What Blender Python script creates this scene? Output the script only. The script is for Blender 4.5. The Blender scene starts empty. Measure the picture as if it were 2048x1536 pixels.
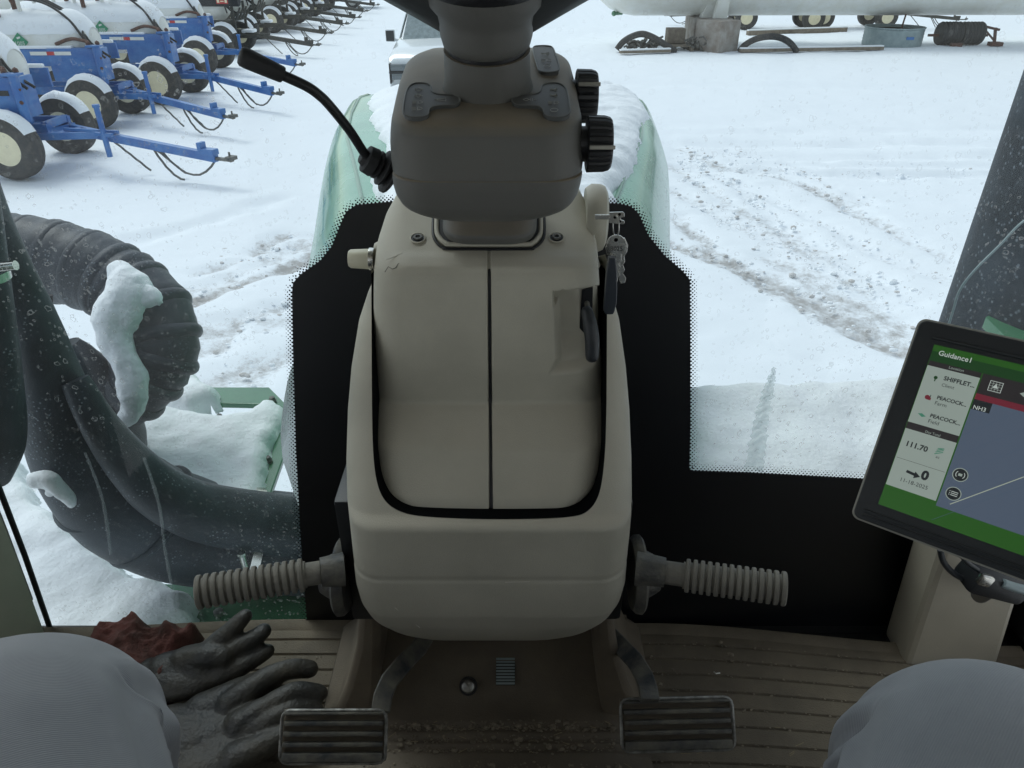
import bpy, bmesh, math, random
import numpy as np
from mathutils import Vector, Matrix, noise
R = math.radians
random.seed(7)
sc = bpy.context.scene
C = sc.collection

# ---------------------------------------------------------------- camera
TH = R(31.0); H = 2.95; CX = 0.03; FP = 1450.0      # pitch, eye height, eye x, focal length in photo pixels
ct, st = math.cos(TH), math.sin(TH)
cam_d = bpy.data.cameras.new('camera'); cam = bpy.data.objects.new('camera', cam_d); C.objects.link(cam)
cam.location = (CX, 0, H); cam.rotation_euler = (math.pi/2 - TH, 0, 0)
cam_d.sensor_width = 36; cam_d.lens = 36*FP/2048; cam_d.clip_start = 0.02; cam_d.clip_end = 2000
sc.camera = cam
# ---------------------------------------------------------------- sky, sun, exposure
w = bpy.data.worlds.new('World'); sc.world = w; w.use_nodes = True
nt = w.node_tree; bg = nt.nodes['Background']
sky = nt.nodes.new('ShaderNodeTexSky'); sky.sky_type = 'NISHITA'; sky.sun_disc = False
sky.sun_elevation = R(56); sky.sun_rotation = R(-45); sky.air_density = 1.2; sky.dust_density = 1.5; sky.ozone_density = 1.0
hs = nt.nodes.new('ShaderNodeHueSaturation'); hs.inputs['Saturation'].default_value = .36      # an overcast sky is nearly grey
nt.links.new(sky.outputs[0], hs.inputs['Color']); nt.links.new(hs.outputs[0], bg.inputs[0]); bg.inputs[1].default_value = 0.145
sun_d = bpy.data.lights.new('sun', 'SUN'); sun = bpy.data.objects.new('sun', sun_d); C.objects.link(sun)
sun_d.energy = 0.9; sun_d.angle = R(25); sun_d.color = (1.0, 0.97, 0.93)
az, el = R(-45), R(56)
sun.rotation_euler = Vector((math.sin(az)*math.cos(el), math.cos(az)*math.cos(el), math.sin(el))).to_track_quat('Z', 'Y').to_euler()
sun.location = (0, 0, 30)
sc.view_settings.view_transform = 'Standard'; sc.view_settings.look = 'None'
sc.view_settings.exposure = 0.2; sc.view_settings.gamma = 1
sc.cycles.use_denoising = True
sc.cycles.max_bounces = 10; sc.cycles.transparent_max_bounces = 16; sc.cycles.diffuse_bounces = 5

# ---------------------------------------------------------------- picture <-> place
def ray(px, py):
    x = (px-1024)/FP; u = (768-py)/FP
    return Vector((x, ct+u*st, -st+u*ct))
def at(px, py, Y=None, z=None, d=None):
    r = ray(px, py)
    t = d if d is not None else (Y/r.y if Y is not None else (z-H)/r.z)
    return Vector((CX, 0, H)) + r*t
def proj(x, y, z):
    d = y*ct + (H-z)*st; v = y*st - (H-z)*ct
    return 1024+FP*(x-CX)/d, 768-FP*v/d, d

# ---------------------------------------------------------------- materials
def mat(name, col, rough=.6, metal=0, spec=.5, bump=0, bscale=60, var=0, vscale=8, col2=None, coat=0, dust=None, dusta=.5, emit=None, estr=1, detail=6, sheen=0):
    m = bpy.data.materials.new(name); m.use_nodes = True
    n = m.node_tree; b = n.nodes['Principled BSDF']; L = n.links.new
    b.inputs['Base Color'].default_value = (*col, 1); b.inputs['Roughness'].default_value = rough
    b.inputs['Metallic'].default_value = metal; b.inputs['Specular IOR Level'].default_value = spec
    b.inputs['Coat Weight'].default_value = coat; b.inputs['Coat Roughness'].default_value = .06
    tc = n.nodes.new('ShaderNodeTexCoord'); src = None
    if var or col2:
        t = n.nodes.new('ShaderNodeTexNoise'); t.inputs['Scale'].default_value = vscale; t.inputs['Detail'].default_value = detail; t.inputs['Roughness'].default_value = .6
        L(tc.outputs['Object'], t.inputs['Vector'])
        rp = n.nodes.new('ShaderNodeValToRGB'); e = rp.color_ramp.elements
        e[0].position = .35; e[1].position = .68
        c2 = col2 or tuple(min(1, c*(1+var)) for c in col)
        c1 = col if col2 else tuple(c*(1-var) for c in col)
        e[0].color = (*c1, 1); e[1].color = (*c2, 1)
        L(t.outputs['Fac'], rp.inputs[0]); src = rp.outputs[0]
        mr = n.nodes.new('ShaderNodeMapRange'); mr.inputs['To Min'].default_value = max(0, rough-.12); mr.inputs['To Max'].default_value = min(1, rough+.12)
        L(t.outputs['Fac'], mr.inputs['Value']); L(mr.outputs[0], b.inputs['Roughness'])
    if dust:     # dust lying on faces that look up
        g = n.nodes.new('ShaderNodeNewGeometry'); s = n.nodes.new('ShaderNodeSeparateXYZ'); L(g.outputs['Normal'], s.inputs[0])
        q = n.nodes.new('ShaderNodeMapRange'); q.inputs['From Min'].default_value = .35; q.inputs['From Max'].default_value = .95; q.inputs['To Max'].default_value = dusta
        L(s.outputs['Z'], q.inputs['Value'])
        t2 = n.nodes.new('ShaderNodeTexNoise'); t2.inputs['Scale'].default_value = 14; t2.inputs['Detail'].default_value = 8; L(tc.outputs['Object'], t2.inputs['Vector'])
        q2 = n.nodes.new('ShaderNodeMath'); q2.operation = 'MULTIPLY'; L(q.outputs[0], q2.inputs[0])
        q3 = n.nodes.new('ShaderNodeMapRange'); q3.inputs['From Min'].default_value = .3; q3.inputs['From Max'].default_value = .6; q3.inputs['To Min'].default_value = .45; L(t2.outputs['Fac'], q3.inputs['Value'])
        L(q3.outputs[0], q2.inputs[1])
        mx = n.nodes.new('ShaderNodeMix'); mx.data_type = 'RGBA'; L(q2.outputs[0], mx.inputs['Factor'])
        if src: L(src, mx.inputs[6])
        else: mx.inputs[6].default_value = (*col, 1)
        mx.inputs[7].default_value = (*dust, 1); src = mx.outputs[2]
    if src: L(src, b.inputs['Base Color'])
    if bump:
        t = n.nodes.new('ShaderNodeTexNoise'); t.inputs['Scale'].default_value = bscale; t.inputs['Detail'].default_value = 5; L(tc.outputs['Object'], t.inputs['Vector'])
        bp = n.nodes.new('ShaderNodeBump'); bp.inputs['Strength'].default_value = bump; bp.inputs['Distance'].default_value = .01
        L(t.outputs['Fac'], bp.inputs['Height']); L(bp.outputs[0], b.inputs['Normal'])
    if emit:
        b.inputs['Emission Color'].default_value = (*emit, 1); b.inputs['Emission Strength'].default_value = estr
    return m
M = {}
M['housing'] = mat('housing_grey', (.112,.112,.102), .55, bump=.12, bscale=900, dust=(.27,.225,.165), dusta=.95)
M['beige'] = mat('console_beige', (.45,.43,.352), .5, bump=.18, bscale=900, var=.10, vscale=6, dust=(.50,.455,.375), dusta=.6)
SPK = 1
M['beige_side'] = mat('trim_beige', (.42,.385,.31), .6, bump=.1, bscale=500, var=.06)
M['black'] = mat('black_plastic', (.012,.013,.015), .42, bump=.05, bscale=300)
M['dark_grey'] = mat('dark_grey_plastic', (.045,.05,.052), .5, bump=.1, bscale=600)
M['rubber'] = mat('black_rubber', (.02,.021,.023), .7, bump=.2, bscale=120, var=.3)
M['gap'] = mat('gap_shade_black', (.002,.0025,.003), .9, spec=.1)  # near-black colour stands in for the shade inside the console gap
M['frit'] = mat('black_ceramic', (.004,.005,.007), .35)
M['grip'] = mat('grey_rubber', (.20,.188,.158), .7, bump=.15, bscale=200, var=.12, vscale=30)
M['iron'] = mat('worn_black_iron', (.04,.045,.05), .5, bump=.2, bscale=90, col2=(.17,.16,.13), vscale=25)
M['chrome'] = mat('worn_chrome', (.34,.34,.32), .38, 1, bump=.1, bscale=80, col2=(.6,.6,.58), vscale=60)
M['dull'] = mat('dull_worn_metal', (.13,.125,.115), .45, .5, bump=.2, bscale=120, col2=(.42,.42,.40), vscale=45)
M['steel'] = mat('key_steel', (.66,.65,.60), .25, 1, var=.1, vscale=60)
M['mat_floor'] = mat('brown_floor_mat', (.118,.10,.073), .8, bump=.25, bscale=350, col2=(.18,.15,.108), vscale=11, detail=9)
M['pan'] = mat('brown_floor_pan', (.115,.095,.07), .7, bump=.15, bscale=350, col2=(.17,.14,.102), vscale=9, detail=9)
M['debris'] = mat('dry_soil_crumbs', (.14,.118,.088), .9, col2=(.30,.255,.19), vscale=90)
M['straw'] = mat('straw_bits', (.3,.24,.14), .8)
M['glove'] = mat('glove_rubber', (.012,.0145,.016), .5, bump=.25, bscale=160, col2=(.058,.051,.037), vscale=9, detail=10)
M['rag'] = mat('maroon_cloth', (.15,.052,.042), .95, bump=.5, bscale=260, col2=(.055,.03,.023), vscale=12)
M['snow'] = mat('snow', (.86,.89,.92), .75, spec=.3, bump=.35, bscale=18, var=.015)
M['fob'] = mat('fob_plastic', (.03,.036,.045), .32)
M['slush'] = mat('dirty_slush', (.50,.47,.44), .8, col2=(.72,.70,.69), vscale=20)
M['snow_fine'] = mat('fine_snow', (.88,.9,.92), .75, spec=.3, bump=.45, bscale=60)
M['green'] = mat('green_paint', (.03,.16,.07), .35, coat=.6, col2=(.06,.2,.10), vscale=6)
M['hood'] = mat('frost_reflection_green', (.05,.25,.13), .28, coat=.45, col2=(.24,.47,.33), vscale=2.6, bump=.03, bscale=5)  # frost mottling; the dark green tones also imitate streaky reflections
M['duct'] = mat('weathered_black_plastic', (.026,.031,.039), .5, spec=.4, bump=.15, bscale=40, col2=(.06,.071,.085), vscale=7, detail=10)
def speckle(m, sc_, dens, col=(.45,.5,.55)):      # frost specks and dried splashes on the surface
    n = m.node_tree; L = n.links.new; b = n.nodes['Principled BSDF']; src = b.inputs['Base Color'].links[0].from_socket; tc = n.nodes['Texture Coordinate']      # works over the colour already there
    v = n.nodes.new('ShaderNodeTexVoronoi'); v.inputs['Scale'].default_value = sc_; L(tc.outputs['Object'], v.inputs[0])
    t = n.nodes.new('ShaderNodeTexNoise'); t.inputs['Scale'].default_value = sc_*.12; t.inputs['Detail'].default_value = 6; L(tc.outputs['Object'], t.inputs[0])
    q = n.nodes.new('ShaderNodeMapRange'); q.inputs['From Min'].default_value = .30; q.inputs['From Max'].default_value = .12; q.inputs['To Max'].default_value = .45; L(v.outputs['Distance'], q.inputs['Value'])
    k = n.nodes.new('ShaderNodeMapRange'); k.inputs['From Min'].default_value = dens; k.inputs['From Max'].default_value = dens+.12; L(t.outputs['Fac'], k.inputs['Value'])
    mu_ = n.nodes.new('ShaderNodeMath'); mu_.operation = 'MULTIPLY'; L(q.outputs[0], mu_.inputs[0]); L(k.outputs[0], mu_.inputs[1])
    mx = n.nodes.new('ShaderNodeMix'); mx.data_type = 'RGBA'; L(mu_.outputs[0], mx.inputs['Factor']); L(src, mx.inputs[6]); mx.inputs[7].default_value = (*col, 1); L(mx.outputs[2], b.inputs['Base Color'])
speckle(M['duct'], 110, .50)
speckle(M['beige'], 520, .56, (.60,.58,.52)); speckle(M['housing'], 600, .58, (.15,.15,.14)); speckle(M['beige_side'], 300, .55, (.2,.18,.14))
M['blue'] = mat('blue_paint', (.018,.11,.36), .45, col2=(.05,.19,.46), vscale=4, coat=.3)
M['darkgreen'] = mat('dark_weathered_paint', (.035,.04,.037), .6, col2=(.08,.07,.055), vscale=10)
M['tyre'] = mat('tyre_rubber', (.035,.036,.038), .8, bump=.4, bscale=50, col2=(.085,.078,.068), vscale=14)
M['rim'] = mat('cream_rim', (.80,.72,.50), .5, var=.06, vscale=10)
M['hub'] = mat('rusty_hub', (.10,.07,.05), .7, col2=(.03,.05,.12), vscale=30)
M['white'] = mat('white_tank_paint', (.78,.78,.74), .4, col2=(.70,.69,.62), vscale=3)
M['concrete'] = mat('stained_block', (.22,.18,.15), .9, bump=.3, bscale=20, col2=(.36,.34,.31), vscale=3)
M['galv'] = mat('galvanised_steel', (.30,.36,.37), .5, .4, col2=(.22,.28,.29), vscale=5)
M['wood'] = mat('old_timber', (.16,.13,.10), .9, col2=(.26,.22,.17), vscale=8)
M['rust'] = mat('rusty_iron', (.14,.06,.04), .8, col2=(.07,.04,.035), vscale=15)
M['red'] = mat('red_paint', (.5,.04,.04), .5)
M['yellow'] = mat('yellow_tape', (.65,.42,.04), .5)
M['placard'] = mat('green_placard', (.02,.25,.12), .5)
M['carpaint'] = mat('white_car_paint', (.72,.75,.76), .25, coat=1)
M['carglass'] = mat('frosted_car_glass', (.14,.19,.20), .35, col2=(.24,.30,.31), vscale=14, coat=.5)
M['lamp'] = mat('headlamp_glass', (.16,.18,.19), .12, .3)
M['cream_knob'] = mat('cream_plastic', (.58,.55,.42), .45)
M['bezel'] = mat('dark_bezel', (.018,.022,.026), .45, bump=.06, bscale=900)
M['edge'] = mat('grey_edge_plastic', (.33,.32,.28), .5)
M['boot'] = mat('brown_leather', (.08,.045,.025), .6)
M['seatcloth'] = mat('seat_cloth', (.05,.05,.05), .9)
def hexc(h):
    v = [int(h[i:i+2], 16)/255 for i in (0, 2, 4)]
    return tuple(c/12.92 if c <= .04045 else ((c+.055)/1.055)**2.4 for c in v)
def scr(name, h):      # lit pixels of the screen
    c = hexc(h); return mat('screen_'+name, tuple(x*.15 for x in c), .35, emit=c, estr=.62)
for k_, h_ in dict(green='28581f', dkgreen='1b4020', light='96a39c', white='b9c4bf', dark='22272a', bar='2c2a2c', map='525f71', mapline='4b5c70', line='a3ad9f', red='6e2735', grn='3f7f68', glow='8496b4').items():
    M['s_'+k_] = scr(k_, h_)
def jeans():
    m = mat('grey_blue_denim', (.24,.258,.282), .9, bump=0, col2=(.31,.328,.352), vscale=7)
    n = m.node_tree; b = n.nodes['Principled BSDF']; tc = n.nodes['Texture Coordinate'] if 'Texture Coordinate' in n.nodes else n.nodes.new('ShaderNodeTexCoord')
    mp = n.nodes.new('ShaderNodeMapping'); mp.inputs['Rotation'].default_value = (0, .5, .7); n.links.new(tc.outputs['Object'], mp.inputs[0])
    wv = n.nodes.new('ShaderNodeTexWave'); wv.inputs['Scale'].default_value = 135; wv.inputs['Distortion'].default_value = .6; n.links.new(mp.outputs[0], wv.inputs[0])
    bp = n.nodes.new('ShaderNodeBump'); bp.inputs['Strength'].default_value = .30; bp.inputs['Distance'].default_value = .001
    n.links.new(wv.outputs['Fac'], bp.inputs['Height']); n.links.new(bp.outputs[0], b.inputs['Normal'])
    b.inputs['Sheen Weight'].default_value = .3
    return m
M['jeans'] = jeans()
def ground_mat():
    m = mat('snow_ground', (.86,.89,.92), .8, spec=.25, bump=.5, bscale=3.0)
    n = m.node_tree; L = n.links.new; b = n.nodes['Principled BSDF']
    at_ = n.nodes.new('ShaderNodeAttribute'); at_.attribute_name = 'dirt'
    tc = n.nodes.new('ShaderNodeTexCoord'); t = n.nodes.new('ShaderNodeTexNoise'); t.inputs['Scale'].default_value = 7; t.inputs['Detail'].default_value = 12; t.inputs['Roughness'].default_value = .78
    L(tc.outputs['Object'], t.inputs[0])
    a = n.nodes.new('ShaderNodeMath'); a.operation = 'ADD'; L(t.outputs['Fac'], a.inputs[0]); L(at_.outputs['Fac'], a.inputs[1])
    mr = n.nodes.new('ShaderNodeMapRange'); mr.inputs['From Min'].default_value = .76; mr.inputs['From Max'].default_value = 1.0; mr.inputs['To Max'].default_value = .75; L(a.outputs[0], mr.inputs['Value'])
    mx = n.nodes.new('ShaderNodeMix'); mx.data_type = 'RGBA'; L(mr.outputs[0], mx.inputs['Factor'])
    mx.inputs[6].default_value = (.86,.89,.92,1); mx.inputs[7].default_value = (.24,.21,.18,1)
    L(mx.outputs[2], b.inputs['Base Color'])
    return m
M['ground'] = ground_mat()
def glass_mat(name='windscreen_glass', tint=(.85,.965,.99), dirt=True):
    m = bpy.data.materials.new(name); m.use_nodes = True; n = m.node_tree; L = n.links.new
    n.nodes.remove(n.nodes['Principled BSDF']); out = n.nodes['Material Output']
    tr = n.nodes.new('ShaderNodeBsdfTransparent'); tr.inputs[0].default_value = (*tint, 1)
    gl = n.nodes.new('ShaderNodeBsdfGlossy'); gl.inputs['Roughness'].default_value = .03
    m1 = n.nodes.new('ShaderNodeMixShader'); m1.inputs[0].default_value = .03; L(tr.outputs[0], m1.inputs[1]); L(gl.outputs[0], m1.inputs[2])
    if not dirt: L(m1.outputs[0], out.inputs[0]); return m
    df = n.nodes.new('ShaderNodeBsdfDiffuse'); df.inputs[0].default_value = (.75,.8,.8,1)
    tl = n.nodes.new('ShaderNodeBsdfTranslucent'); tl.inputs[0].default_value = (.5,.54,.54,1)
    md = n.nodes.new('ShaderNodeMixShader'); md.inputs[0].default_value = .6; L(df.outputs[0], md.inputs[1]); L(tl.outputs[0], md.inputs[2])
    tc = n.nodes.new('ShaderNodeTexCoord'); at_ = n.nodes.new('ShaderNodeAttribute'); at_.attribute_name = 'dirt'
    def math_(op, a, b_=None, v=None):
        k = n.nodes.new('ShaderNodeMath'); k.operation = op; L(a, k.inputs[0])
        if b_ is not None: L(b_, k.inputs[1])
        if v is not None: k.inputs[1].default_value = v
        return k.outputs[0]
    nz = n.nodes.new('ShaderNodeTexNoise'); nz.inputs['Scale'].default_value = 5; nz.inputs['Detail'].default_value = 4; L(tc.outputs['Object'], nz.inputs[0])
    total = None
    for sc_, lo, hi, dens in ((58, .18, .26, .66), (125, .18, .30, .66), (30, .10, .14, .90)):
        v = n.nodes.new('ShaderNodeTexVoronoi'); v.inputs['Scale'].default_value = sc_
        wp = n.nodes.new('ShaderNodeTexNoise'); wp.inputs['Scale'].default_value = sc_*1.6; wp.inputs['Detail'].default_value = 2; L(tc.outputs['Object'], wp.inputs[0])
        vm = n.nodes.new('ShaderNodeVectorMath'); vm.operation = 'MULTIPLY_ADD'; L(wp.outputs['Color'], vm.inputs[0]); vm.inputs[1].default_value = (.022*34/sc_,)*3; L(tc.outputs['Object'], vm.inputs[2])
        L(vm.outputs[0], v.inputs[0])
        # ring of a dried drop: a band of the cell distance, in a few cells only
        ring = n.nodes.new('ShaderNodeMapRange'); ring.interpolation_type = 'SMOOTHSTEP'
        dd = math_('ABSOLUTE', math_('SUBTRACT', v.outputs['Distance'], v=(lo+hi)/2))
        ring.inputs['From Min'].default_value = (hi-lo)*.8; ring.inputs['From Max'].default_value = (hi-lo)*.25; L(dd, ring.inputs['Value'])
        sp = n.nodes.new('ShaderNodeSeparateColor'); L(v.outputs['Color'], sp.inputs[0])
        few = math_('GREATER_THAN', sp.outputs[0], v=dens)
        k = math_('MULTIPLY', ring.outputs[0], few)
        total = k if total is None else math_('MAXIMUM', total, k)
    cl = n.nodes.new('ShaderNodeTexNoise'); cl.inputs['Scale'].default_value = 2.6; cl.inputs['Detail'].default_value = 5; L(tc.outputs['Object'], cl.inputs[0])
    cm = n.nodes.new('ShaderNodeMapRange'); cm.inputs['From Min'].default_value = .42; cm.inputs['From Max'].default_value = .60; cm.inputs['To Min'].default_value = .25; cm.inputs['To Max'].default_value = 1.15; L(cl.outputs['Fac'], cm.inputs['Value'])
    fac = math_('MULTIPLY', math_('MULTIPLY', math_('MULTIPLY', total, cm.outputs[0]), at_.outputs['Fac']), v=.30)
    haze = math_('MULTIPLY', math_('MULTIPLY', nz.outputs['Fac'], at_.outputs['Fac']), v=.07)
    fac = math_('ADD', fac, haze)
    ms = n.nodes.new('ShaderNodeMixShader'); L(fac, ms.inputs[0]); L(m1.outputs[0], ms.inputs[1]); L(md.outputs[0], ms.inputs[2])
    L(ms.outputs[0], out.inputs[0]); return m
M['glass'] = glass_mat(); M['sideglass'] = glass_mat('side_glass', (.97,.97,.95), False)
def streak_mat():
    m = bpy.data.materials.new('ice_on_glass'); m.use_nodes = True; n = m.node_tree; L = n.links.new
    n.nodes.remove(n.nodes['Principled BSDF'])
    tr = n.nodes.new('ShaderNodeBsdfTransparent'); tr.inputs[0].default_value = (.93,.96,.96,1)
    df = n.nodes.new('ShaderNodeBsdfTranslucent'); df.inputs[0].default_value = (.9,.92,.92,1)
    gl = n.nodes.new('ShaderNodeBsdfGlossy'); gl.inputs[1].default_value = .12
    a = n.nodes.new('ShaderNodeMixShader'); a.inputs[0].default_value = .25; L(df.outputs[0], a.inputs[1]); L(gl.outputs[0], a.inputs[2])
    b = n.nodes.new('ShaderNodeMixShader'); b.inputs[0].default_value = .5; L(tr.outputs[0], b.inputs[1]); L(a.outputs[0], b.inputs[2])
    L(b.outputs[0], n.nodes['Material Output'].inputs[0]); return m
M['ice'] = streak_mat(); M['faint'] = streak_mat(); M['faint'].node_tree.nodes['Mix Shader.001'].inputs[0].default_value = .14

# ---------------------------------------------------------------- mesh helpers
def wloc(o):
    v = Vector((0, 0, 0))
    while o is not None: v += o.location; o = o.parent
    return v
class MB:
    def __init__(s): s.v = []; s.f = []; s.m = []; s.attr = None
    def add(s, vs, fs, mi=0):
        o = len(s.v); s.v += [tuple(v) for v in vs]; s.f += [tuple(i+o for i in f) for f in fs]; s.m += [mi]*len(fs); return s
    def box(s, c, size, mi=0, rot=None, taper=1.0, bev=0):
        c = Vector(c); x, y, z = (k/2 for k in size)
        if bev:
            bm = bmesh.new(); bmesh.ops.create_cube(bm, size=1); bmesh.ops.scale(bm, vec=size, verts=bm.verts)
            bmesh.ops.bevel(bm, geom=bm.edges[:], offset=bev, segments=2, affect='EDGES', profile=.6)
            vs = [v.co.copy() for v in bm.verts]; bm.verts.index_update(); fs = [[v.index for v in f.verts] for f in bm.faces]; bm.free()
        else:
            vs = [Vector((a*x*(taper if cc > 0 else 1), b*y*(taper if cc > 0 else 1), cc*z)) for a in (-1, 1) for b in (-1, 1) for cc in (-1, 1)]
            fs = [(0,1,3,2),(4,6,7,5),(0,4,5,1),(2,3,7,6),(0,2,6,4),(1,5,7,3)]
        if rot is not None: vs = [rot @ v for v in vs]
        return s.add([v+c for v in vs], fs, mi)
    def beam(s, a, b, wd, ht, mi=0, up=(0,0,1)):
        a = Vector(a); b = Vector(b); d = b-a; q = d.to_track_quat('X', 'Z').to_matrix()
        return s.box((a+b)/2, (d.length, wd, ht), mi, q)
    def rings(s, rs, closed=True, cap=True, mi=0):
        n = len(rs[0]); o = len(s.v); s.v += [tuple(p) for r in rs for p in r]
        k = n if closed else n-1
        for i in range(len(rs)-1):
            for j in range(k):
                a = o+i*n+j; b = o+i*n+(j+1) % n; s.f.append((a, b, b+n, a+n)); s.m.append(mi)
        if cap and closed:
            s.f.append(tuple(o+j for j in range(n))[::-1]); s.m.append(mi)
            s.f.append(tuple(o+(len(rs)-1)*n+j for j in range(n))); s.m.append(mi)
        return s
    def tube(s, pts, rad, n=12, mi=0, cap=True, flat=1.0, ends=False):
        pts = [Vector(p) for p in pts]; rad = list(rad) if hasattr(rad, '__len__') else [rad]*len(pts)
        if ends:   # rounded ends
            def endp(p, q, r):
                d = (p-q).normalized(); return [(p+d*r*math.sin(a), r*math.cos(a)) for a in (R(80), R(55), R(28))]
            e0 = endp(pts[0], pts[1], rad[0]); e1 = endp(pts[-1], pts[-2], rad[-1])[::-1]
            pts = [e[0] for e in e0]+pts+[e[0] for e in e1]; rad = [e[1] for e in e0]+rad+[e[1] for e in e1]
        t = [(pts[min(i+1, len(pts)-1)]-pts[max(i-1, 0)]).normalized() for i in range(len(pts))]
        nn = t[0].orthogonal().normalized()
        if abs(t[0].z) < .9: nn = (Vector((0,0,1))-t[0]*t[0].z).normalized()
        rs = []
        for i, p in enumerate(pts):
            nn = (nn - t[i]*nn.dot(t[i])).normalized(); b = t[i].cross(nn)
            rs.append([p + (nn*math.cos(a)*flat + b*math.sin(a))*rad[i] for a in (2*math.pi*k/n for k in range(n))])
        return s.rings(rs, True, cap, mi)
    def lathe(s, prof, origin, axis, n=32, mi=0, closed_prof=False):
        q = Vector(axis).to_track_quat('Z', 'Y').to_matrix(); o = Vector(origin)
        rs = [[o + q @ Vector((r*math.cos(a), r*math.sin(a), z)) for a in (2*math.pi*k/n for k in range(n))] for r, z in prof]
        if closed_prof: rs.append(rs[0])
        return s.rings(rs, True, not closed_prof, mi)
    def prism(s, poly, vec, mi=0):       # planar outline moved along vec
        n = len(poly); vec = Vector(vec); a = [Vector(p) for p in poly]
        nrm = Vector((0,0,0))
        for i in range(n): nrm += a[i].cross(a[(i+1) % n])
        if nrm.dot(vec) > 0: a = a[::-1]
        s.add(a+[p+vec for p in a], [tuple(range(n)), tuple(range(2*n-1, n-1, -1))]+[(i, n+i, n+(i+1) % n, (i+1) % n)[::-1] for i in range(n)][::1], mi)
        return s
    def ball(s, c, r, mi=0, sc_=(1,1,1), sub=2, dis=None):
        bm = bmesh.new(); bmesh.ops.create_icosphere(bm, subdivisions=sub, radius=1)
        vs = []
        for v in bm.verts:
            p = v.co.copy()
            if dis: p *= 1+dis(p)
            vs.append(Vector(c)+Vector((p.x*sc_[0], p.y*sc_[1], p.z*sc_[2]))*r)
        bm.verts.index_update(); s.add(vs, [[v.index for v in f.verts] for f in bm.faces], mi); bm.free(); return s
    def text(s, txt, size, mtx, mi=0, align='LEFT', depth=0.0, bold=0.0):
        cu = bpy.data.curves.new('t', 'FONT'); cu.body = txt; cu.size = size; cu.align_x = align; cu.extrude = depth; cu.offset = bold; cu.resolution_u = 3
        o = bpy.data.objects.new('t', cu); C.objects.link(o); dg = bpy.context.evaluated_depsgraph_get()
        me = bpy.data.meshes.new_from_object(o.evaluated_get(dg))
        s.add([mtx @ v.co for v in me.vertices], [tuple(p.vertices) for p in me.polygons], mi)
        bpy.data.meshes.remove(me); bpy.data.objects.remove(o); bpy.data.curves.remove(cu); return s
    def build(s, name, mats, parent=None, smooth=40, label=None, cat=None, group=None, kind=None, bevel=0, sub=0, remesh=0, fixn=True, attr=None, origin=None):
        mats = mats if isinstance(mats, (list, tuple)) else [mats]
        V = np.array(s.v, dtype=float)
        if parent is not None: off = np.array(wloc(parent))
        else: off = np.array(origin) if origin is not None else np.array([V[:,0].mean(), V[:,1].mean(), V[:,2].min()])
        me = bpy.data.meshes.new(name); me.from_pydata([tuple(v) for v in V-off], [], s.f)
        for m in mats: me.materials.append(M[m] if isinstance(m, str) else m)
        if len(mats) > 1: me.polygons.foreach_set('material_index', s.m)
        if attr is not None:
            a = me.attributes.new('dirt', 'FLOAT', 'POINT'); a.data.foreach_set('value', attr)
        me.update()
        if fixn:
            bm = bmesh.new(); bm.from_mesh(me); bmesh.ops.recalc_face_normals(bm, faces=bm.faces); bm.to_mesh(me); bm.free()
        if smooth is not None:
            me.polygons.foreach_set('use_smooth', [True]*len(me.polygons))
            if smooth < 180: me.set_sharp_from_angle(angle=R(smooth))
        o = bpy.data.objects.new(name, me); C.objects.link(o)
        if parent is not None: o.parent = parent
        else: o.location = off
        if remesh:
            k = o.modifiers.new('r', 'REMESH'); k.mode = 'VOXEL'; k.voxel_size = remesh; k.use_smooth_shade = True
            k = o.modifiers.new('s', 'SMOOTH'); k.factor = .8; k.iterations = 6
        if bevel:
            k = o.modifiers.new('b', 'BEVEL'); k.width = bevel; k.segments = 2; k.limit_method = 'ANGLE'; k.angle_limit = R(45)
        if sub:
            k = o.modifiers.new('u', 'SUBSURF'); k.levels = k.render_levels = sub
        tag(o, label, cat, group, kind); return o
def tag(o, label=None, cat=None, group=None, kind=None):
    if label: o['label'] = label
    if cat: o['category'] = cat
    if group: o['group'] = group
    if kind: o['kind'] = kind
    return o
def empty(name, loc, label=None, cat=None, group=None, rz=0):
    o = bpy.data.objects.new(name, None); C.objects.link(o); o.location = loc; o.rotation_euler = (0, 0, rz); o.empty_display_size = .1
    return tag(o, label, cat, group)
def copy_tree(o, parent=None):
    c = o.copy(); C.objects.link(c); c.parent = parent
    for ch in list(KIDS.get(o.name, [])): copy_tree(ch, c)
    return c
KIDS = {}
def reg_kids():
    KIDS.clear()
    for o in bpy.data.objects:
        if o.parent: KIDS.setdefault(o.parent.name, []).append(o)
def spline(pts, n=8):
    pts = [Vector(p) for p in pts]; out = []
    for i in range(len(pts)-1):
        p0 = pts[max(i-1, 0)]; p1 = pts[i]; p2 = pts[i+1]; p3 = pts[min(i+2, len(pts)-1)]
        for k in range(n):
            t = k/n; out.append(.5*((2*p1)+(-p0+p2)*t+(2*p0-5*p1+4*p2-p3)*t*t+(-p0+3*p1-3*p2+p3)*t**3))
    return out+[pts[-1]]
def lerpl(vals, n):   # radii to match spline()
    m = len(vals)-1; return [float(np.interp(i/n, range(m+1), vals)) for i in range(m*n+1)]
def smooth01(a, b, x):
    t = min(1, max(0, (x-a)/(b-a))) if a != b else float(x > a); return t*t*(3-2*t)
def fbm(p, s, o=4): return noise.fractal(Vector(p)*s, 1.0, 2.0, o)
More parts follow.
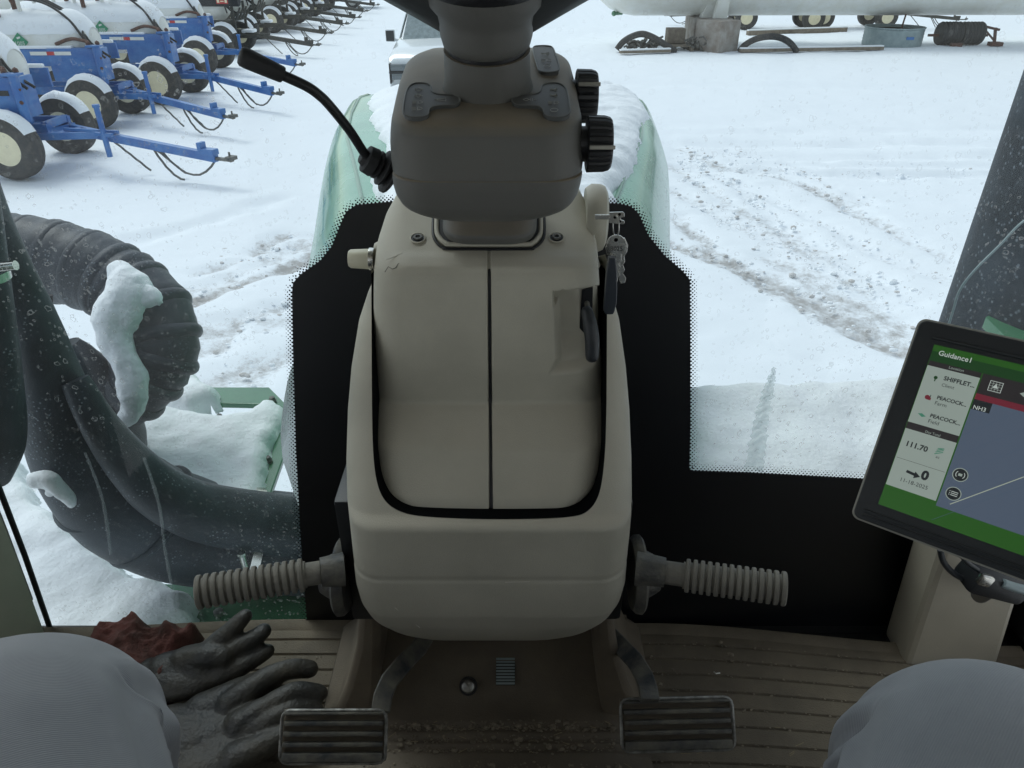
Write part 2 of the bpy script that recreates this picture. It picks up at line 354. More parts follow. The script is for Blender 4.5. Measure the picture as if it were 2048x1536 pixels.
def rrect(x0, x1, y0, y1, r, nc=6, ne=10):
    r = min(r, (x1-x0)/2*.98, (y1-y0)/2*.98); P = []
    def seg(a, b, k): return [(a[0]+(b[0]-a[0])*i/k, a[1]+(b[1]-a[1])*i/k) for i in range(k)]
    def arc(cx, cy, a0): return [(cx+r*math.cos(a0+math.pi/2*i/nc), cy+r*math.sin(a0+math.pi/2*i/nc)) for i in range(nc)]
    P += seg((x0+r, y0), (x1-r, y0), ne*3) + arc(x1-r, y0+r, -math.pi/2)
    P += seg((x1, y0+r), (x1, y1-r), ne) + arc(x1-r, y1-r, 0)
    P += seg((x1-r, y1), (x0+r, y1), ne) + arc(x0+r, y1-r, math.pi/2)
    P += seg((x0, y1-r), (x0, y0+r), ne) + arc(x0+r, y0+r, math.pi)
    return P
def body_rows(rows, step=6, sm=9.0):
    """rows: (py, Yfront, px_left, px_right, Yback, corner radius) -> fine rows"""
    a = np.array(rows, float); py = np.arange(a[0,0], a[-1,0]+.01, step)
    if py[-1] < a[-1,0]: py = np.append(py, a[-1,0])
    cols = [np.interp(py, a[:,0], a[:,i]) for i in range(1, 6)]
    k = np.exp(-.5*(np.arange(-4, 5)*step/sm)**2); k /= k.sum()
    out = []
    for c in cols:
        e = np.concatenate([c[0]*2-c[4:0:-1], c, c[-1]*2-c[-2:-6:-1]]); out.append(np.convolve(e, k, 'valid'))
    return py, out
def relief(mb, rows, step=6, sm=9., disp=None, nc=8, ne=10, mi=0, cap=True, dark=None):
    py, (Yf, L_, R_, Yb, r) = body_rows(rows, step, sm); rs = []; fl = []
    for i, p in enumerate(py):
        z = at(1024, p, Y=Yf[i]).z; ys = Yf[i]+r[i]; dd = ys*ct+(H-z)*st
        x0 = CX+(L_[i]-1024)*dd/FP; x1 = CX+(R_[i]-1024)*dd/FP
        ring = []
        for x, y in rrect(x0, x1, Yf[i], Yb[i], r[i], nc, ne):
            if disp and y < Yb[i]-.01:
                q = proj(x, y, z); dv = disp(q[0], q[1], y, Yf[i]); y += dv; fl.append(dv)
            else: fl.append(0)
            ring.append((x, y, z))
        rs.append(ring)
    f0 = len(mb.f); v0 = len(mb.v); mb.rings(rs, True, cap, mi)
    if dark is not None:
        for k in range(f0, len(mb.f)):
            if len(mb.f[k]) == 4 and sum(fl[j-v0] > dark for j in mb.f[k]) >= 3: mb.m[k] = 1
    Zs = np.array([r_[0][2] for r_ in rs]); X0 = np.array([min(p[0] for p in r_) for r_ in rs]); X1 = np.array([max(p[0] for p in r_) for r_ in rs])
    def surf(px, p_y):           # the undisplaced front surface under a pixel
        yy = float(np.interp(p_y, py, Yf))
        for _ in range(12):
            p = at(px, p_y, Y=yy); g = lambda c: float(np.interp(-p.z, -Zs, c))
            rr = g(r); e = min(p.x-g(X0), g(X1)-p.x); t = max(0, min(1, 1-e/rr)); yy = .5*yy+.5*(g(Yf)+rr*(1-math.sqrt(max(0, 1-t*t))))
        return at(px, p_y, Y=yy)
    f = lambda q: float(np.interp(q, py, Yf)); relief.surf = surf
    return f
def rounded(poly, it=3):
    P = [Vector(p) for p in poly]
    for _ in range(it):
        Q = []
        for i in range(len(P)):
            a, b = P[i], P[(i+1) % len(P)]; Q += [a*.75+b*.25, a*.25+b*.75]
        P = Q
    return P
def rounded_line(pts, it=3):
    P = [Vector(p) for p in pts]
    for _ in range(it):
        Q = [P[0]]
        for a, b in zip(P[:-1], P[1:]): Q += [a*.75+b*.25, a*.25+b*.75]
        P = Q+[P[-1]]
    return P
def pip_dist(poly):
    P = np.array(poly, float); Q = np.roll(P, -1, 0)
    def f(x, y):
        d = Q-P; w_ = np.array([x, y])-P; t = np.clip((w_*d).sum(1)/(d*d).sum(1), 0, 1); dist = np.sqrt(((w_-d*t[:,None])**2).sum(1)).min()
        c = ((P[:,1] > y) != (Q[:,1] > y)); xi = P[:,0]+(y-P[:,1])*(Q[:,0]-P[:,0])/np.where(Q[:,1]-P[:,1] == 0, 1e-9, Q[:,1]-P[:,1])
        return dist if (c & (x < xi)).sum() % 2 else -dist
    return f
FLOOR = 1.75
# ================================================================ THE GROUND
def gpx(*pp): return [at(x, y, z=0) for x, y in pp]
tracks = []   # (points, half width, depth, dirt)
for pp, hw, dp, dr in [
    ([(640,505),(560,540),(470,570),(395,600)], .16, .05, .36), ([(640,470),(560,505),(450,560),(380,590)], .22, .04, .22),
    ([(560,395),(420,440),(270,480)], .2, .05, .08), ([(620,640),(500,650),(390,660)], .3, .03, .22), ([(620,700),(500,740),(380,780)], .25, .03, .24),
    ([(1330,285),(1600,289),(1800,284),(2100,286)], .22, .06, .06), ([(1340,300),(1600,316),(1900,312),(2100,308)], .22, .06, .05),
    ([(1340,318),(1600,330),(2100,330)], .22, .05, .04), ([(1360,330),(1700,350),(2100,345)], .25, .07, .10),
    ([(1350,290),(1450,330),(1600,360),(1700,410),(1800,470),(1910,520)], .18, .05, .25), ([(1350,310),(1480,370),(1620,430),(1780,510),(1920,560)], .18, .06, .16),
    ([(1340,330),(1440,390),(1580,470),(1700,560),(1800,630)], .2, .05, .22), ([(1350,430),(1430,500),(1530,560),(1650,620),(1800,690)], .2, .05, .30),
    ([(1340,480),(1440,520),(1540,555)], .12, .05, .30), ([(1560,520),(1680,590),(1790,650)], .35, .03, .25), ([(1390,640),(1500,690),(1640,720)], .2, .02, .1),
    ([(1200,165),(1450,170),(1700,172),(2040,182)], .5, .03, .05), ([(1220,120),(1500,122)], .5, .03, .06), ([(1360,300),(1440,350),(1560,440),(1690,520),(1830,600)], .15, .05, .14), ([(1345,380),(1470,440),(1600,500),(1760,590)], .15, .04, .2), ([(1345,265),(1700,262),(2050,258)], .12, .03, .03), ([(1450,300),(1600,345),(1740,400)], .12, .04, .2), ([(600,600),(480,640),(400,700)], .2, .04, .25), ([(560,470),(480,520),(400,545)], .14, .04, .28), ([(1340,250),(1550,240)], .4, .02, .03)]:
    tracks.append(([Vector((p.x, p.y)) for p in gpx(*pp)], hw*.85, dp*1.35, min(.5, dr*1.45)))
def dirt_px(x, y): return at(x, y, z=0)
segs = []
for P, hw, dp, dr in tracks:
    for a, b in zip(P[:-1], P[1:]): segs.append((a.x, a.y, b.x, b.y, hw, dp, dr))
S = np.array(segs)
xs = np.concatenate([-np.geomspace(400, 14, 14)[:-1], np.linspace(-14, 20, 341), np.geomspace(20, 400, 14)[1:]])
ys = np.concatenate([[-60, -20, -6], np.linspace(1, 12, 150), np.linspace(12, 36, 140)[1:], np.geomspace(36, 900, 16)[1:]])
X, Y = np.meshgrid(xs, ys); Z = np.zeros_like(X); D = np.zeros_like(X)
for x0, y0, x1, y1, hw, dp, dr in S:
    dx, dy = x1-x0, y1-y0; t = np.clip(((X-x0)*dx+(Y-y0)*dy)/(dx*dx+dy*dy+1e-9), 0, 1)
    d = np.hypot(X-x0-t*dx, Y-y0-t*dy)
    d = d+.06*np.sin(X*3.1+Y*2.3)+.04*np.sin(X*9+Y*7)
    g = np.exp(-(d/hw)**2); Z = np.minimum(Z, -dp*g) + .35*dp*np.exp(-((d-hw*1.7)/(hw*.5))**2)*.6
    D = np.maximum(D, dr*np.exp(-(d/(hw*1.3))**2))
for j in range(X.shape[0]):
    if ys[j] > 60: continue
    for i in range(X.shape[1]):
        if abs(X[j,i]) < 45:
            Z[j,i] += .035*noise.noise((X[j,i]*.5, Y[j,i]*.5, 0)) + .016*noise.noise((X[j,i]*2.2, Y[j,i]*2.2, 3)) + (D[j,i]*.08+.012)*noise.noise((X[j,i]*7, Y[j,i]*7, 5))
g = MB(); nx = len(xs)
g.v = list(zip(X.ravel(), Y.ravel(), Z.ravel()))
g.f = [(j*nx+i, j*nx+i+1, (j+1)*nx+i+1, (j+1)*nx+i) for j in range(len(ys)-1) for i in range(nx-1)]; g.m = [0]*len(g.f)
g.build('snowy_ground', 'ground', label='snow covered yard with muddy wheel tracks', kind='structure', attr=D.ravel(), fixn=False, smooth=180, origin=(0,0,0))

mb = MB(); rnd = random.Random(11)
for P, hw, dp, dr in tracks:
    for a, b in zip(P[:-1], P[1:]):
        if dr < .12 or min(a.y, b.y) > 13 or dp < .03: continue
        for k in range(int((b-a).length*17)):
            p = a.lerp(b, rnd.random())+Vector((rnd.gauss(0, hw*1.3), rnd.gauss(0, hw*1.3))); r = rnd.choice([.012,.015,.02,.03,.045 if rnd.random() < .25 else .02])
            mb.ball((p.x, p.y, r*.15-dp*.3), r, 1 if rnd.random() < dr*.9 else 0, (1, rnd.uniform(.5,1), rnd.uniform(.35,.8)), 1, lambda q: .3*noise.noise(q*2+Vector((p.x*9, p.y*9, 0))))
mb.build('snow_clods', ['snow_fine', M['slush']], label='loose snow and slush clods thrown up along the wheel tracks', cat='snow', kind='stuff', smooth=None, fixn=False)
# ================================================================ THE TRACTOR
T = empty('tractor', (0, 1.0, 0), 'green tractor seen from its own driving seat, with snowy bonnet, steering console and pedals', 'tractor')
WB = 1.035
def wpt(px, py, off=0.0):          # a pixel's point on the windscreen (off > 0: towards the driver)
    r = ray(px, py); k = .08; t = (WB-off + k*(H-FLOOR))/(r.y-k*r.z)
    return Vector((CX, 0, H))+r*t
# --- windscreen with its dirt map
mb = MB(); nxg, nzg = 150, 150; da = []
for j in range(nzg+1):
    z = FLOOR-.02 + j*(3.25-FLOOR)/nzg; y = WB+.08*(z-FLOOR)
    for i in range(nxg+1):
        x = -.97+1.98*i/nxg; mb.v.append((x, y, z))
        px, py, _ = proj(x, y, z)
        if px < 1024: m_ = smooth01(-8, 12, (py-290)-(px-640)*.53)*smooth01(-60, 60, 640+max(0,(py-400))*.5-px) if px < 700 else 0
        else: m_ = smooth01(-8, 12, (py-290)+(px-1340)*.43) if px > 1300 else 0
        base = .22
        if px < 420: base = .4
        if px < 330 and py < 330: m_ = max(m_, .9)
        if px > 1850: m_ *= 1.25
        if px < 620 and py > 430: m_ = max(m_, 1.0)
        da.append(max(base, m_))
mb.f = [(j*(nxg+1)+i, j*(nxg+1)+i+1, (j+1)*(nxg+1)+i+1, (j+1)*(nxg+1)+i) for j in range(nzg) for i in range(nxg)]; mb.m = [0]*len(mb.f)
ws = mb.build('windscreen', 'glass', T, attr=da, fixn=False, smooth=180, label='tractor windscreen specked with dried drops and dirt')
# --- black ceramic band of the windscreen with its dotted edge
L_out = [(616,1262),(606,1150),(600,1050),(592,900),(586,700),(584,585),(586,566),(600,550),(640,522),(664,492),(682,446),(692,424),(712,410),(790,403)]
R_out = [(1150,403),(1240,408),(1262,413),(1278,428),(1296,470),(1330,512),(1366,543),(1380,560),(1381,700),(1381,850),(1379,938),(1384,942),(1500,946),(1720,958),(1900,968),(2200,985)]
poly = L_out+R_out+[(2200,1500),(1500,1420),(616,1420)]
mb = MB(); pts = [wpt(x, y, .004) for x, y in poly]
mb.add(pts+[p+Vector((0,.0025,0)) for p in pts], [tuple(range(len(pts))), tuple(range(2*len(pts)-1, len(pts)-1, -1))]+[(i, i+len(pts), (i+1) % len(pts)+len(pts), (i+1) % len(pts)) for i in range(len(pts))])
mb.build('ceramic_band', 'frit', ws, smooth=None)
mb = MB()
def dots(line, side):
    line = [Vector((x, y)) for x, y in line]; acc = 0
    P = []
    for a, b in zip(line[:-1], line[1:]):
        n_ = max(1, int((b-a).length/7.2)); d = (b-a).normalized(); nrm = Vector((d.y, -d.x))*side
        P += [(a+(b-a)*i/n_, nrm, d) for i in range(n_)]
    for row in range(4):
        rr = [2.7, 2.25, 1.75, 1.2][row]
        for k, (p, nrm, d) in enumerate(P):
            q = p+nrm*(1.2+row*3.9)+d*(3.6 if row % 2 else 0)
            c = wpt(q.x, q.y, .0045); r = rr*.00068
            mb.add([c+Vector((r*math.cos(t), r*.08*math.sin(t), r*math.sin(t))) for t in (math.pi/4*j for j in range(8))], [tuple(range(8))])
dots(L_out, 1); dots(R_out, 1)
dn = mb.build('band_dots', 'frit', ws, smooth=None, fixn=False)
# --- ice runs on the glass
mb = MB(); rs = []
path = [(1550,738),(1540,775),(1527,830),(1518,880),(1508,946)]; wd = [4, 10, 15, 17, 20]
for k in range(64):
    t = k/63*4; i = min(3, int(t)); f = t-i; px = path[i][0]*(1-f)+path[i+1][0]*f; py = path[i][1]*(1-f)+path[i+1][1]*f; w_ = wd[i]*(1-f)+wd[i+1]*f
    row = []
    for j in range(9):
        u = j/8-.5; p = wpt(px+u*2*w_*(1+.55*noise.noise((k*.45, 3, 0)))+7*noise.noise((k*.5, 9, j*.1)), py+8*math.sin(j*.9)*.3, 0)
        row.append(p+Vector((0, .004+.003*math.sin(k*1.3+j*.7+3*noise.noise((k*.3, j*.4, 1)))*(1-abs(u)*1.6), 0)))
    rs.append(row)
mb.rings(rs, False, False)
mb.build('ice_streak', 'ice', ws, smooth=180, fixn=False)
for path in [[(170,905),(205,1000),(222,1110)],[(288,915),(318,1010),(330,1100),(346,1185)]]:
    mb = MB(); rs = []
    for p in spline([Vector((x, y, 0)) for x, y in path], 14):
        ww = 3.5+2*noise.noise((p.x*.1, p.y*.1, 0)); rs.append([wpt(p.x-ww, p.y, -.002), wpt(p.x, p.y, -.005), wpt(p.x+ww, p.y, -.002)])
    mb.rings(rs, False, False).build('ice_streak', M['faint'], ws, smooth=180, fixn=False)
# --- cab frame: pillars, seal, door trim, roof, rear wall
for x in (-.99, 1.07):
    MB().beam((x, 1.0, FLOOR+.02), (x, 1.12, 3.22), .07, .09).build('cab_pillar', 'black', T, smooth=None, bevel=.01)
    MB().beam((x, -.75, FLOOR+.02), (x, -.85, 3.22), .08, .08).build('cab_pillar', 'black', T, smooth=None, bevel=.01)
mb = MB(); mb.box((.04, .13, 3.27), (2.2, 2.15, .09), 0, bev=.03); mb.build('cab_roof', 'beige_side', T)
mb = MB(); mb.box((.04, -.86, 2.2), (2.06, .05, .95), bev=.01); mb.build('rear_wall', 'beige_side', T)
for x in (-.995, 1.075):
    mb = MB(); mb.box((x, .12, 2.52), (.006, 1.66, 1.42)); mb.build('side_glass', 'sideglass', T, smooth=None)
    mb = MB(); mb.box((x, .12, 1.74), (.05, 1.8, .12), bev=.01); mb.build('door_sill', 'black', T)
mb = MB(); mb.tube([wpt(-60, 830, .012), wpt(-8, 960, .012), wpt(50, 1112, .012), wpt(104, 1268, .012), wpt(120, 1340, .012)], .0085, 10, flat=.6); mb.build('door_seal', 'black', T)
mb = MB(); P0 = [wpt(-330, 500, .03), wpt(-12, 985, .03), wpt(40, 1120, .03), wpt(96, 1275, .03), wpt(110, 1330, .03), wpt(-330, 1330, .03)]
mb.prism(P0, (0, -.35, -.02)); mb.build('door_trim', 'beige_side', T, smooth=None, bevel=.008)
mb = MB(); mb.tube([wpt(-40, 935, .02), wpt(10, 1060, .02), wpt(62, 1200, .02)], .004, 6); mb.build('trim_edge', 'edge', T)
# corner post at right
mb = MB()
a = at(1955, 1345, Y=.95); b = at(2035, 1110, Y=.93)
q0 = [at(1808, 1336, Y=.93), at(1992, 1345, Y=.93), at(2060, 1128, Y=.93), at(1886, 1098, Y=.93)]
q0 = [q0[0]+(q0[0]-q0[3])*.25, q0[1]+(q0[1]-q0[2])*.25, q0[2]-(q0[1]-q0[2])*.5, q0[3]-(q0[0]-q0[3])*.5]
mb.prism(q0, (0, .09, 0)); mb.build('corner_post', 'beige_side', T, smooth=None, bevel=.012)
# --- floor mats: ribbed profile carried across
def mat_strip(name, x0, x1, y0, y1, curve):
    mb = MB(); rs = []; N = 26
    prof = []; y = y0
    while y < y1:
        prof += [(y, .0), (y+.0025, -.004), (y+.0045, -.004), (y+.007, 0), (y+.0215, .0009)]; y += .036
    prof = [p for p in prof if p[0] <= y1]+[(y1, 0), (y1+.006, .004), (y1+.024, .006)]
    for i in range(N+1):
        x = x0+(x1-x0)*i/N
        rs.append([(x, yy+curve(x)*(yy-y0)/(y1-y0), FLOOR+.006+zz) for yy, zz in prof])
    mb.rings(rs, False, False); return mb.build(name, 'mat_floor', T, smooth=30, fixn=False)
mat_strip('floor_mat', .24, 1.04, .3, 1.01, lambda x: -.055*smooth01(.3, .95, x)-.01)
mat_strip('floor_mat', -.99, -.245, .3, 1.01, lambda x: -.02*smooth01(-.4, -.9, x))
mb = MB(); mb.box((.04, .06, FLOOR-.03), (2.06, 1.9, .05)); mb.box((.04, 1.022, FLOOR-.035), (2.06, .02, .06)); mb.build('cab_floor', 'black', T, smooth=None)
def panz(x, y):
    s = smooth01(.262, .20, abs(x+.005)); h = .012+.235*smooth01(.80, 1.04, y)**1.2
    grv = -.005*(math.exp(-((y-.775)/.006)**2)+math.exp(-((y-.752)/.004)**2)+math.exp(-((y-.735)/.004)**2))
    return FLOOR+.026+h*s+grv
mb = MB(); rs = []
for i in range(57):
    x = -.275+.54*i/56; rs.append([(x, y, panz(x, y)) for y in np.linspace(.35, 1.035, 180)])
mb.rings(rs, False, False); mb.build('floor_pan', 'pan', T, smooth=180, fixn=False)
def hit(px, py, f, y0=.4, y1=1.03):
    lo, hi = y0, y1
    for _ in range(40):
        m_ = (lo+hi)/2; p = at(px, py, Y=m_)
        if p.z > f(p.x, m_): lo = m_
        else: hi = m_
    return at(px, py, Y=lo)
# floor button and foot vent
p = hit(937, 1372, panz); nrm = Vector((0, -.62, .78))
mb = MB(); mb.lathe([(.016,0),(.0165,.004),(.0135,.0045)], p, nrm, 24); mb.lathe([(.0,.019),(.0095,.0185),(.0118,.0165),(.0122,.014),(.0122,-.004)], p, nrm, 24, 1)
for k in range(5):
    a = k*1.256; mb.lathe([(0,.0196),(.0016,.0194),(.0016,.0185)], p+nrm.normalized()*0+Matrix.Rotation(a, 3, nrm.normalized()) @ (Vector((1,0,0))*.0055), nrm, 8, 1)
mb.build('floor_button', ['black', 'chrome'], T)
mb = MB(); c = hit(1011, 1342, panz); q = nrm.to_track_quat('Z', 'Y').to_matrix()
for k in range(9):
    up = q @ Vector((0, 1, 0)); up = up if up.z > 0 else -up
    mb.box(c+nrm.normalized()*.003+up*(.0052*(k-4)), (.034, .0036 if k % 2 == 0 else .0028, .005), 0, q)
mb.box(c+nrm.normalized()*.001, (.035, .048, .003), 1, q)
mb.build('foot_vent', ['galv', 'black'], T, smooth=None)

# --- console: outer shell
open_d = pip_dist([(742,430),(744,900),(749,955),(764,1000),(790,1022),(835,1033),(985,1041),(1150,1035),(1186,1014),(1204,970),(1213,880),(1215,430)])
def shell_disp(px, py, y, yf):
    return .085*smooth01(0.0, 5.0, open_d(px, py)) if y < yf+.13 else 0
mb = MB()
shell_rows = [(545,.935,764,1200,1.035,.03),(600,.90,737,1221,1.035,.03),(660,.87,719,1238,1.035,.035),(760,.83,704,1251,1.035,.04),(850,.80,697,1258,1.035,.045),(950,.76,694,1262,1.035,.045),
    (1030,.727,696,1263,1.035,.045),(1052,.713,698,1262,1.03,.045),(1062,.7085,699,1262,1.03,.045),(1100,.708,703,1259,1.03,.045),(1157,.7035,709,1253,1.03,.045),(1160,.7075,713,1250,1.03,.045),(1163,.7035,709,1253,1.03,.045),
    (1200,.70,713,1250,1.03,.045),(1235,.698,722,1241,1.0,.05),(1258,.705,738,1224,.95,.05),(1276,.722,778,1188,.92,.05),(1281,.75,830,1130,.9,.05)]
shell_f = relief(mb, shell_rows, 3, 3.0, None, 14, 50)
sh_s = relief.surf
# the opening: drop the faces inside its outline and draw the rim onto the outline itself
oc = rounded([Vector((x, y, 0)) for x, y in [(742,430),(743,640),(744,860),(748,935),(757,980),(772,1006),(798,1024),(840,1034),(985,1040),(1150,1036),(1182,1020),(1200,988),(1208,935),(1213,860),(1214,640),(1215,430)]], 3)
OP = [(p.x, p.y) for p in oc]; od = pip_dist(OP); OPn = np.array(OP); OPq = np.roll(OPn, -1, 0)
def near_rim(px, py):
    d = OPq-OPn; w_ = np.array([px, py])-OPn; t = np.clip((w_*d).sum(1)/(d*d).sum(1), 0, 1); c = OPn+d*t[:,None]; k = int(((c-[px, py])**2).sum(1).argmin()); return c[k]
dv = []
for v in mb.v:
    px, py, _ = proj(*v); fy = float(np.interp(py, [r_[0] for r_ in shell_rows], [r_[1] for r_ in shell_rows]))
    dv.append(od(px, py) if v[1] < fy+.06 else -9)
keep = [k for k, f in enumerate(mb.f) if len(f) > 4 or not all(dv[q] > 0 for q in f)]
mb.f = [mb.f[k] for k in keep]; mb.m = [mb.m[k] for k in keep]
for f in mb.f:
    if len(f) == 4 and any(dv[q] > 0 for q in f):
        for q in f:
            if dv[q] > 0:
                px, py, _ = proj(*mb.v[q]); c = near_rim(px, py); mb.v[q] = tuple(sh_s(c[0], c[1])); dv[q] = 0
shell_o = mb.build('console_shell', 'beige', T, smooth=60, fixn=True)
rim_ = [p for p in oc if p.y > 545]
k0 = max(range(len(rim_)), key=lambda k: (rim_[k]-rim_[k-1]).length); rim_ = rim_[k0:]+rim_[:k0]
mb = MB(); rsA = []
for p in rim_:
    a = sh_s(p.x, p.y); rsA.append([a+Vector((0, .0008, 0)), a+Vector((0, .012, -.002)), a+Vector((0, .09, -.01))])
mb.rings(rsA, False, False); mb.build('opening_wall', M['gap'], shell_o, smooth=60, fixn=False)  # wall behind the rim, gap shade put into its colour
mb = MB(); mb.box((-.004, .985, 2.33), (.31, .012, .34)); mb.build('gap_shade_sheet', M['gap'], shell_o, smooth=None)  # added black sheet, painted as the shade deep behind the cover
# inner cover
rec = pip_dist([(1107,604),(1108,586),(1150,581),(1199,574),(1230,574),(1230,712),(1199,712),(1180,738),(1150,744),(1098,749),(1112,720)])
def cover_disp(px, py, y, yf):
    if y > yf+.11: return 0
    d = rec(px, py); k = smooth01(-2, 5 if py < 620 or py > 700 else 11, d)
    dep = .034*smooth01(-3, 4 if py < 615 else 15, d)
    if py > 670: dep *= 1-.65*smooth01(670, 748, py)
    bulge = -.0055*smooth01(548, 528, py)*smooth01(500, 512, py)*smooth01(760, 830, px)*smooth01(1210, 1150, px)
    seam = .006*(1-smooth01(2.5, 4.5, abs(px-(978+(py-500)*.008)))) if py > 497 else 0
    ring_ = pip_dist_ring(px, py)
    return dep+bulge+seam
pip_dist_ring = lambda a, b: 0
mb = MB()
cov_rows = [(384,1.0,800,1158,1.022,.02),(440,.957,773,1181,1.022,.03),(500,.908,757,1192,1.022,.045),(525,.889,753,1195,1.022,.045),(545,.876,751,1196,1.022,.045),(565,.871,749,1197,1.022,.045),(600,.868,748,1199,1.022,.04),
    (700,.859,748,1202,1.022,.04),(806,.852,748,1206,1.022,.04),(818,.844,748,1207,1.022,.04),(900,.796,747,1208,1.022,.04),(960,.77,751,1203,1.022,.045),(997,.753,763,1192,1.022,.045),(1017,.746,780,1176,1.022,.045),(1029,.744,803,1152,1.0,.045),(1033,.751,832,1120,.98,.045)]
cov_f = relief(mb, cov_rows, 3, 5, cover_disp, 12, 70)
cov = mb.build('console_cover', 'beige', T, smooth=60)
def covpt(px, py, off=0):
    p = at(px, py, Y=cov_f(py)); return p+Vector((0, -off, off*.3))
# dark gap strip down the middle of the cover
mb = MB(); rs = []
for py in list(range(502, 1032, 6)):
    c = covpt(978.5+(py-500)*.008, py, -.0028 if py < 960 else -.0012); rs.append([c+Vector((-.0021, 0, 0)), c+Vector((.0021, 0, 0))])
mb.rings(rs, False, False).build('cover_gap', 'black', cov, fixn=False)
mb = MB(); mb.box(at(982, 1034, Y=.757), (.022, .03, .01), bev=.002); mb.build('cover_tab', 'beige', cov)
# socket where the column enters, two screws
def ctop(px, py, off=0):      # on the flat top of the cover
    return at(px, py, Y=cov_f(py))+Vector((0, -off*.4, off))
cap_ = MB()
U1 = [ctop(x, y, .0008) for x, y in [(867,436),(867,470),(874,486),(886,496),(905,499),(1050,499),(1068,496),(1081,486),(1088,470),(1088,436)]]
cap_.tube(spline(U1, 5), .0022, 8, 1)
U2 = [ctop(x, y, .0035) for x, y in [(874,436),(874,468),(881,482),(891,490),(908,493),(1047,493),(1064,490),(1074,482),(1081,468),(1081,436)]]
cap_.tube(spline(U2, 5), .0032, 10, 0)
cap_.prism([ctop(x, y, .0012) for x, y in [(876,400),(876,470),(890,488),(910,490),(1045,490),(1064,488),(1079,470),(1079,400)]], (0, 0, .0008), 1)
cap_.build('column_socket', ['beige', 'black'], T)
for px, py in ((836, 477), (1113, 476)):
    mb = MB(); c = ctop(px, py, .0005)
    mb.lathe([(.0105,.0),(.0108,.001),(.0095,.0016),(.0088,.0006),(.0085,-.001)], c, (0,-.35,1), 24, 0)
    mb.lathe([(.0085,.0004),(.0,.0004)], c, (0,-.35,1), 24, 1)
    mb.lathe([(.0062,.0006),(.0062,.0022),(.0055,.0028),(.0033,.0028),(.003,.0012)], c+Vector((0,.001,0)), (0,-.35,1), 12, 2); mb.lathe([(.003,.0013),(0,.0013)], c+Vector((0,.001,0)), (0,-.35,1), 6, 1)
    mb.build('console_screw', ['beige', 'black', 'iron'], T)
# crack and scuffs: a thin dark crack line on the left shoulder of the cover
mb = MB(); crk = [(770,544),(777,533),(785,538),(792,535),(797,527),(806,529),(815,527),(822,530),(832,526)]
mb.tube([covpt(x, y, .0012) for x, y in crk], .0005, 5); mb.build('crack', 'iron', cov)
scf = mat('pale_scuff', (.60,.58,.52), .7, col2=(.5,.47,.4), vscale=60)
for pts_ in ([(1188,470),(1192,500),(1194,540)], [(772,520),(792,512),(806,506)], [(790,1215),(840,1255)], [(1010,1164),(1060,1163)]):
    f_ = covpt if pts_[0][1] < 1030 else (lambda x, y, o: sh_s(x, y)+Vector((0, -o, 0)))
    MB().tube([f_(x, y, .0006) for x, y in pts_], .0006, 5).build('scuff', [scf], cov)
# --- column base, control housing, collar, shroud
mb = MB(); relief(mb, [(405,.90,890,1070,1.0,.035),(436,.895,888,1074,1.0,.035),(478,.875,885,1073,1.0,.035),(489,.885,893,1066,.99,.035)], 4, 4)
mb.build('column_base', 'housing', T)
mb = MB()
hr = [(100,.985,865,1085,1.01,.02),(106,.965,850,1100,1.01,.02),(118,.945,828,1125,1.01,.03),(135,.918,813,1139,1.01,.04),(180,.855,799,1150,1.01,.05),(222,.800,790,1157,1.01,.05),(238,.783,787,1160,1.01,.05),(252,.774,784,1163,1.01,.05),(275,.768,782,1164,1.01,.05),(300,.766,781,1166,1.005,.05),(345,.762,784,1166,1.0,.05),(357,.7615,786,1164,1.0,.05),(363,.7615,787,1163,1.0,.05)]
hous_f = relief(mb, hr, 4, 4.5)
ch = mb.build('control_housing', 'housing', T, smooth=50)
mb = MB(); hous_f2 = relief(mb, [(361,.7645,788,1162,.995,.042),(364,.7605,785,1165,.995,.042),(385,.762,787,1161,.99,.040),(405,.765,793,1155,.985,.038),(420,.768,803,1145,.97,.036),(430,.772,815,1133,.96,.034),(437,.778,832,1116,.95,.034),(441,.786,850,1098,.94,.034),(443,.80,870,1078,.93,.034)], 2, 1.6)
mb.build('housing_underside', 'housing', ch, smooth=50)
def htop(px, py, off=0):
    return at(px, py, Y=hous_f(py))+Vector((0, -off*.2, off))
colA = htop(972, 196); colA = Vector((.003, .872, colA.z-.016)); ax = Vector((0, -.30, 1)).normalized()
s_ = colA
mb = MB(); mb.lathe([(.068,0.006),(.058,.014),(.051,.022),(.0475,.034),(.0465,.066)], s_, ax, 48)
mb.build('column_collar', 'housing', T, smooth=60)
mb = MB(); mb.lathe([(.0430,.05),(.0430,.072)], s_, ax, 48, 1, False); mb.lathe([(.044,.0705),(.0468,.073),(.0490,.082),(.0495,.096),(.052,.106),(.060,.116),(.062,.13),(.04,.134)], s_, ax, 48)
mb.build('column_shroud', ['housing', 'black'], T, smooth=60)
hubc = s_+ax*.142; q = ax.to_track_quat('Z', 'Y').to_matrix()
wh = MB(); wh.lathe([(0,-.025),(.05,-.024),(.062,-.012),(.065,.0),(.06,.012),(0,.016)], hubc, ax, 40)
wheel = wh.build('steering_wheel', 'black', T)
mb = MB(); RR = .205; rs = []
wc = hubc+ax*.03; n1 = Vector((0, -.12, 1)).normalized(); qq = n1.to_track_quat('Z', 'Y').to_matrix()
for k in range(72):
    a = 2*math.pi*k/72; c = wc+qq @ Vector((RR*math.cos(a), RR*math.sin(a), 0)); er = (c-wc).normalized()
    rs.append([c+er*.015*math.cos(b)+n1*.015*math.sin(b) for b in (2*math.pi*j/12 for j in range(12))])
rs.append(rs[0]); mb.rings(rs, True, False); mb.build('rim', 'black', wheel)
